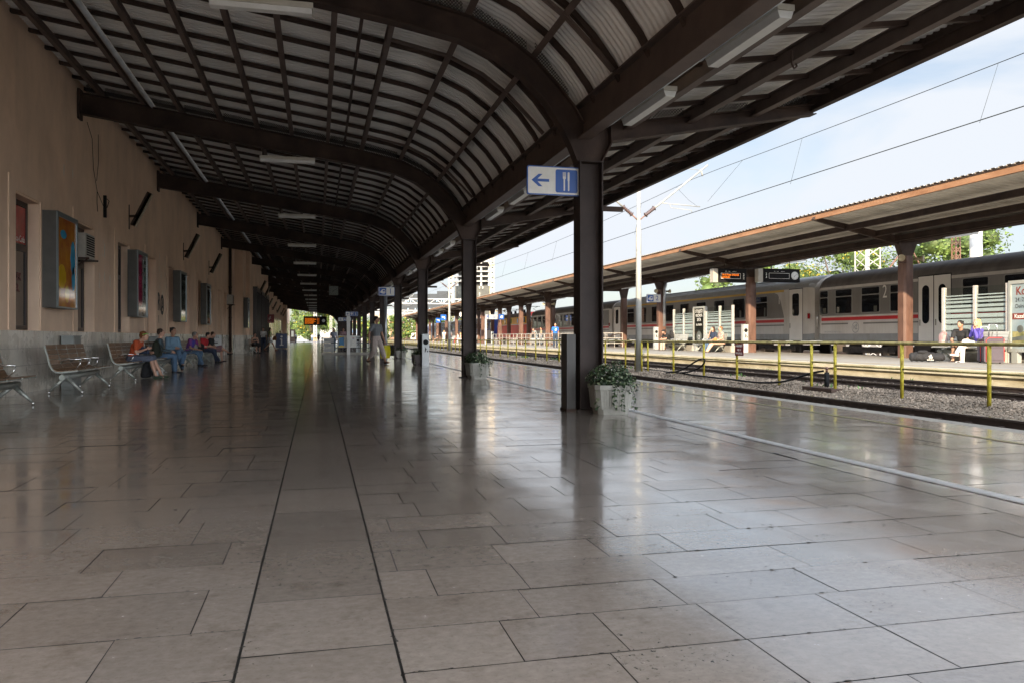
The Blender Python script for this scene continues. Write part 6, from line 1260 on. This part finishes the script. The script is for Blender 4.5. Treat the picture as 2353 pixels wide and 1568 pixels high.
shopper('black shopping bag behind the yellow one in the walking man\'s hand',(hand.x+.28,hand.y+.10,.32),(.34,.14,.42),M('black_plastic_bag',(.015,.017,.03),.25,0,.3,8,.4,20),-.5)
# behind the stair railing
person('long-haired woman in a pale blue top behind the stair railing',1.15,60,0,(-.3,-.9),STAND,{},cloth('pale_lilac_top',(.33,.36,.46)),jeans,hair=brown,longhair=1,vox=.022,scale=.96)
person('woman in a striped pinkish top behind the post of the stair railing',1.85,60.2,0,(.2,-.95),STAND,{},cloth('pink_striped_top',(.40,.27,.28),(.18,.10,.12),14),navy,hair=brown,vox=.022,scale=.98)
person('bald man in a black t-shirt leaning with crossed arms on the stair railing',3.98,59.6,0,(-.9,-.4),STAND,dict(ch=(0,.10,1.27),nk=(0,.20,1.42),hd=(0,.27,1.55),shR=(.18,.16,1.36),shL=(-.18,.16,1.36),elR=(.22,.36,1.1),elL=(-.22,.36,1.1),wrR=(-.02,.42,1.08),wrL=(.02,.42,1.10)),blackc,blackc,vox=.02,skin=skin2,shoe=cloth('red_dark_shoe',(.2,.02,.02)))
# second platform
Z=.26
person('man in a black t-shirt with an orange collar sitting with hands clasped',19.42,20.62,Z,(-.92,-.38),SIT,dict(ch=(0,.10,.86),nk=(0,.18,1.02),hd=(0,.23,1.17),shR=(.19,.16,.97),shL=(-.19,.16,.97),elR=(.24,.28,.68),elL=(-.24,.28,.68),wrR=(.03,.50,.56),wrL=(-.03,.50,.58)),blackc,cloth('khaki_shorts',(.10,.08,.06)),hair=blackh,legs='knee',vox=.0125,skin=skin2,look=-.2,fat=1.05)
person('blonde woman in a violet hooded jacket with a phone at her ear',19.38,19.95,Z,(-.86,.4),SIT,dict(nk=(0,.08,1.05),hd=(0,.10,1.20),ch=(0,.05,.87),elR=(.2,.2,.82),wrR=(.11,.15,1.12),elL=(-.23,.16,.78),wrL=(-.12,.20,1.0),knL=(-.10,.46,.66),anL=(.08,.62,.30),toeL=(.12,.78,.26)),cloth('violet_jacket',(.10,.075,.36)),whitec,hair=blond,sleeve='long',longhair=1.1,vox=.0125,look=.5,shoe=whitec)
bag('white and grey backpack with red trim on the bench beside the man in black',(19.33,21.35,.75),(.32,.26,.46),cloth('white_grey_cloth',(.42,.43,.42),(.30,.05,.05),2),rz=1.6)
t=T('duffel_bag','black sports duffel bag with a white three-bar emblem lying on the second platform','bag',(18.05,20.6,.30)); m=MB(); ax=Vector((.75,-.66,0)); c=Vector((0,0,.15))
ell(m,[c-ax*.48,c-ax*.42,c-ax*.1+Vector((0,0,.02)),c+ax*.2,c+ax*.43,c+ax*.49],[(.06,.07),(.14,.13),(.16,.15),(.15,.13),(.14,.12),(.07,.06)],(.66,.75,0)); m.ball(c+Vector((-.12,.02,.15)),.12,10,6,sc=(1.4,1,.5)); remesh(m,'bag_body',blackc,t,.016,2,.03)
P=Pl((18.03,20.43,.45),ax,(-.66,-.75,0)); g=MB()
for k in range(3): h_=.05+.035*k; P.poly(g,[(-.075+k*.05,-.03),(-.04+k*.05,-.03),(-.065+k*.05-.005*k,-.03+h_),(-.09+k*.045,-.03+h_*.8)],.004,.008)
g.build('emblem',white_s,t); text('adidas',.075,P.p(0,-.075,.006),P.r,P.u,white_s,'lettering',t,.001)
def suitcase(label,x,y,w_,d,h,rz,mat):
    t=T('suitcase',label,'suitcase',(x,y,.30),rz); g=MB(); 
    P=Pl((0,-d/2,0),(1,0,0),(0,-1,0)); P.rrect(g,-w_/2,.03,w_/2,h,.05,-d,0); g.build('shell',mat,t,world=False)
    g=MB(); tr_=M('red_piping',(.5,.03,.03),.5); pts=[(-w_/2+.05,-d/2-.004,.05),(-w_/2+.05,-d/2-.004,h-.1),(-w_/2+.12,-d/2-.004,h-.03),(w_/2-.05,-d/2-.004,h-.03)]; g.tube(pts,.010,6); g.tube([(w_/2+.0,-d/2,.06),(w_/2,-d/2,h-.06)],.010,6); g.build('piping',tr_,t,world=False)
    g=MB(); g.box(-w_/2+.06,-d/2-.03,.10,w_/2-.05,-d/2-.001,h*.55); g.box(-w_/2+.06,-d/2-.025,h*.6,w_/2-.05,-d/2-.001,h*.9); g.build('front_pocket',mat,t,world=False); g=MB(); g.tube([(-.1,0,h),(-.1,0,h+.35),(.1,0,h+.35),(.1,0,h)],.010,6); g.build('pull_handle',chrome,t,world=False)
    for sx in (-1,1): g=MB(); g.tube([(sx*w_*.35-.02,0,.03),(sx*w_*.35+.02,0,.03)],.03,10); g.build('wheel',black,t,world=False)
suitcase('large dark grey suitcase with red piping at the end of the couple\'s bench',18.95,19.05,.50,.30,.76,-.6,cloth('charcoal_violet_fabric',(.075,.062,.075)))
suitcase('smaller dark suitcase with its handle pulled up behind the large one',19.15,19.55,.36,.25,.70,-.6,cloth('charcoal_violet_fabric',(.075,.062,.075)))
person('person in a black cap and shirt bowed forward with a black backpack',19.6,42.3,Z,(-1,-.25),SIT,dict(ch=(0,.14,.84),nk=(0,.26,.98),hd=(0,.38,1.08),shR=(.17,.22,.93),shL=(-.17,.22,.93),elR=(.2,.38,.68),elL=(-.2,.38,.68),wrR=(.05,.56,.66),wrL=(-.05,.56,.66)),blackc,cloth('pale_camo',(.45,.42,.34),(.30,.29,.22),14),hair=blackh,hat=blackc,vox=.018)
bag('black backpack on the back of the person in the black cap',(19.72,42.2,.95),(.34,.26,.46),blackc,rz=-1.4)
person('woman in a flowered blouse with a tan bag on her lap',19.6,36.15,Z,(-1,.1),SIT,dict(knR=(.09,.48,.50),anR=(.1,.7,.1),toeR=(.1,.86,.06),knL=(-.09,.5,.5),anL=(-.08,.78,.1),toeL=(-.08,.94,.06)),cloth('flowered_blouse',(.58,.50,.44),(.22,.08,.05),22),cloth('peach_trousers',(.60,.36,.26)),hair=cloth('hair_auburn',(.22,.11,.05)),vox=.018,fat=1.2,sleeve='short')
bag('tan leather bag on the lap of the woman in the flowered blouse',(19.25,36.2,.80),(.36,.2,.20),cloth('tan_leather',(.45,.20,.05)),nm='handbag',rz=1.4)
person('dark-haired woman in navy with a hand at her mouth',19.6,36.95,Z,(-1,-.15),SIT,dict(elR=(.2,.2,.75),wrR=(.05,.2,1.05)),navy,jeans,hair=brown,longhair=.7,vox=.018)
person('man in a bright blue t-shirt with a white emblem standing on the second platform',16.75,55.35,.30,(-.05,-1),STAND,{},cloth('bright_blue_tshirt',(.015,.12,.50)),cloth('dark_jeans',(.02,.035,.06)),hair=blackh,vox=.018,skin=skin2)
g=MB(); P=Pl((16.75,55.20,1.58),(1,0,0),(0,-1,0)); P.poly(g,[(-.09,-.05),(-.02,-.10),(.08,-.03),(.03,.0),(.09,.06),(.0,.02),(.02,.11),(-.03,.05),(-.06,.02)][::-1],.0,.02); thing1('shirt_emblem',g,white_s,'white emblem on the chest of the bright blue t-shirt','emblem')
person('grey-haired man in a checked shirt leaning over the far stair railing',21.2,76.5,.30,(-1,-.3),STAND,dict(ch=(0,.14,1.25),nk=(0,.28,1.38),hd=(0,.38,1.48),wrR=(.1,.55,1.05),wrL=(-.1,.55,1.05),elR=(.2,.35,1.12),elL=(-.2,.35,1.12),shR=(.18,.24,1.34),shL=(-.18,.24,1.34)),cloth('blue_check_shirt',(.22,.28,.36),(.4,.42,.4),20),cloth('pale_jeans',(.22,.27,.33)),hair=greyh,vox=.025)
person('man in a pale khaki shirt standing beside the man leaning over the far railing',21.6,76.2,.30,(-1,.2),STAND,{},cloth('khaki_shirt',(.30,.28,.20)),cloth('pale_jeans',(.22,.27,.33)),hair=brown,vox=.025,fat=1.1)
person('white-haired man in a white shirt and pale green trousers seen from behind',18.85,121,.30,(-.1,1),STAND,{},whitec,cloth('pale_green_trousers',(.40,.46,.40)),hair=blond,vox=.03,fat=1.25)
person('dark-haired person with a backpack right of the white-haired man',19.8,121,.30,(.2,1),STAND,{},cloth('grey_top',(.15,.15,.17)),navy,hair=blackh,vox=.03)
person('person in a pale top sitting on the far bench behind the second column',17.9,103,Z,(-1,0),SIT,{},whitec,cloth('red_trousers',(.35,.05,.05)),hair=brown,vox=.03); person('person in a peach top sitting beside the pale top on the far bench',18.0,101.5,Z,(-1,0),SIT,{},cloth('peach_top',(.55,.32,.24)),whitec,hair=blond,vox=.03)
person('man in black sitting back with outstretched legs far on the second platform',17.6,119,Z,(-1,-.2),SIT,dict(anR=(.1,.8,.1),anL=(-.1,.8,.1)),blackc,cloth('khaki_shorts',()),hair=blackh,vox=.03,legs='knee'); person('person in a khaki top sitting bowed far on the second platform',17.1,124,Z,(-1,-.2),SIT,dict(hd=(0,.2,1.12),nk=(0,.12,1.02)),cloth('khaki_shirt',()),cloth('khaki_shirt',()),hair=brown,vox=.03)
person('person in a white shirt and navy shorts standing farthest along the second platform',17.8,153,.30,(0,1),STAND,{},whitec,navy,hair=blackh,legs='shorts',vox=.03)
# pigeon on the hall floor
q=ray(698,787,140); t=T('pigeon','small dark pigeon walking on the bright floor near the white kiosk','pigeon',(q.x,q.y,0)); g=MB(); ell(g,[(-.16,0,.11),(-.08,0,.13),(.02,0,.15),(.10,0,.19)],[(.01,.015),(.04,.05),(.055,.065),(.03,.035)],(0,1,0),8); g.ball((.13,0,.24),.03,8,6); cap(g,(.08,0,.18),(.13,0,.235),.028,.02,8); g.tube([(.0,.02,.1),(.01,.02,0)],.006,5); g.tube([(.0,-.02,.1),(.01,-.02,0)],.006,5); g.build('body',cloth('pigeon_grey',(.06,.06,.07)),t,world=False)
# hooks under the outer canopy
for k,(x,y) in enumerate(((4.95,7.6),(4.6,13.2))): g=MB(); g.tube([(x,y,4.12),(x,y,3.98),(x+.03,y,3.93),(x+.06,y,3.96),(x+.05,y,3.99)],.012,6); thing1('ceiling_hook',g,steel,'black iron hook hanging under the outer canopy, %s the nearest column'%('before' if k==0 else 'just past'),'hook')

bpy.data.scenes.remove(TS)
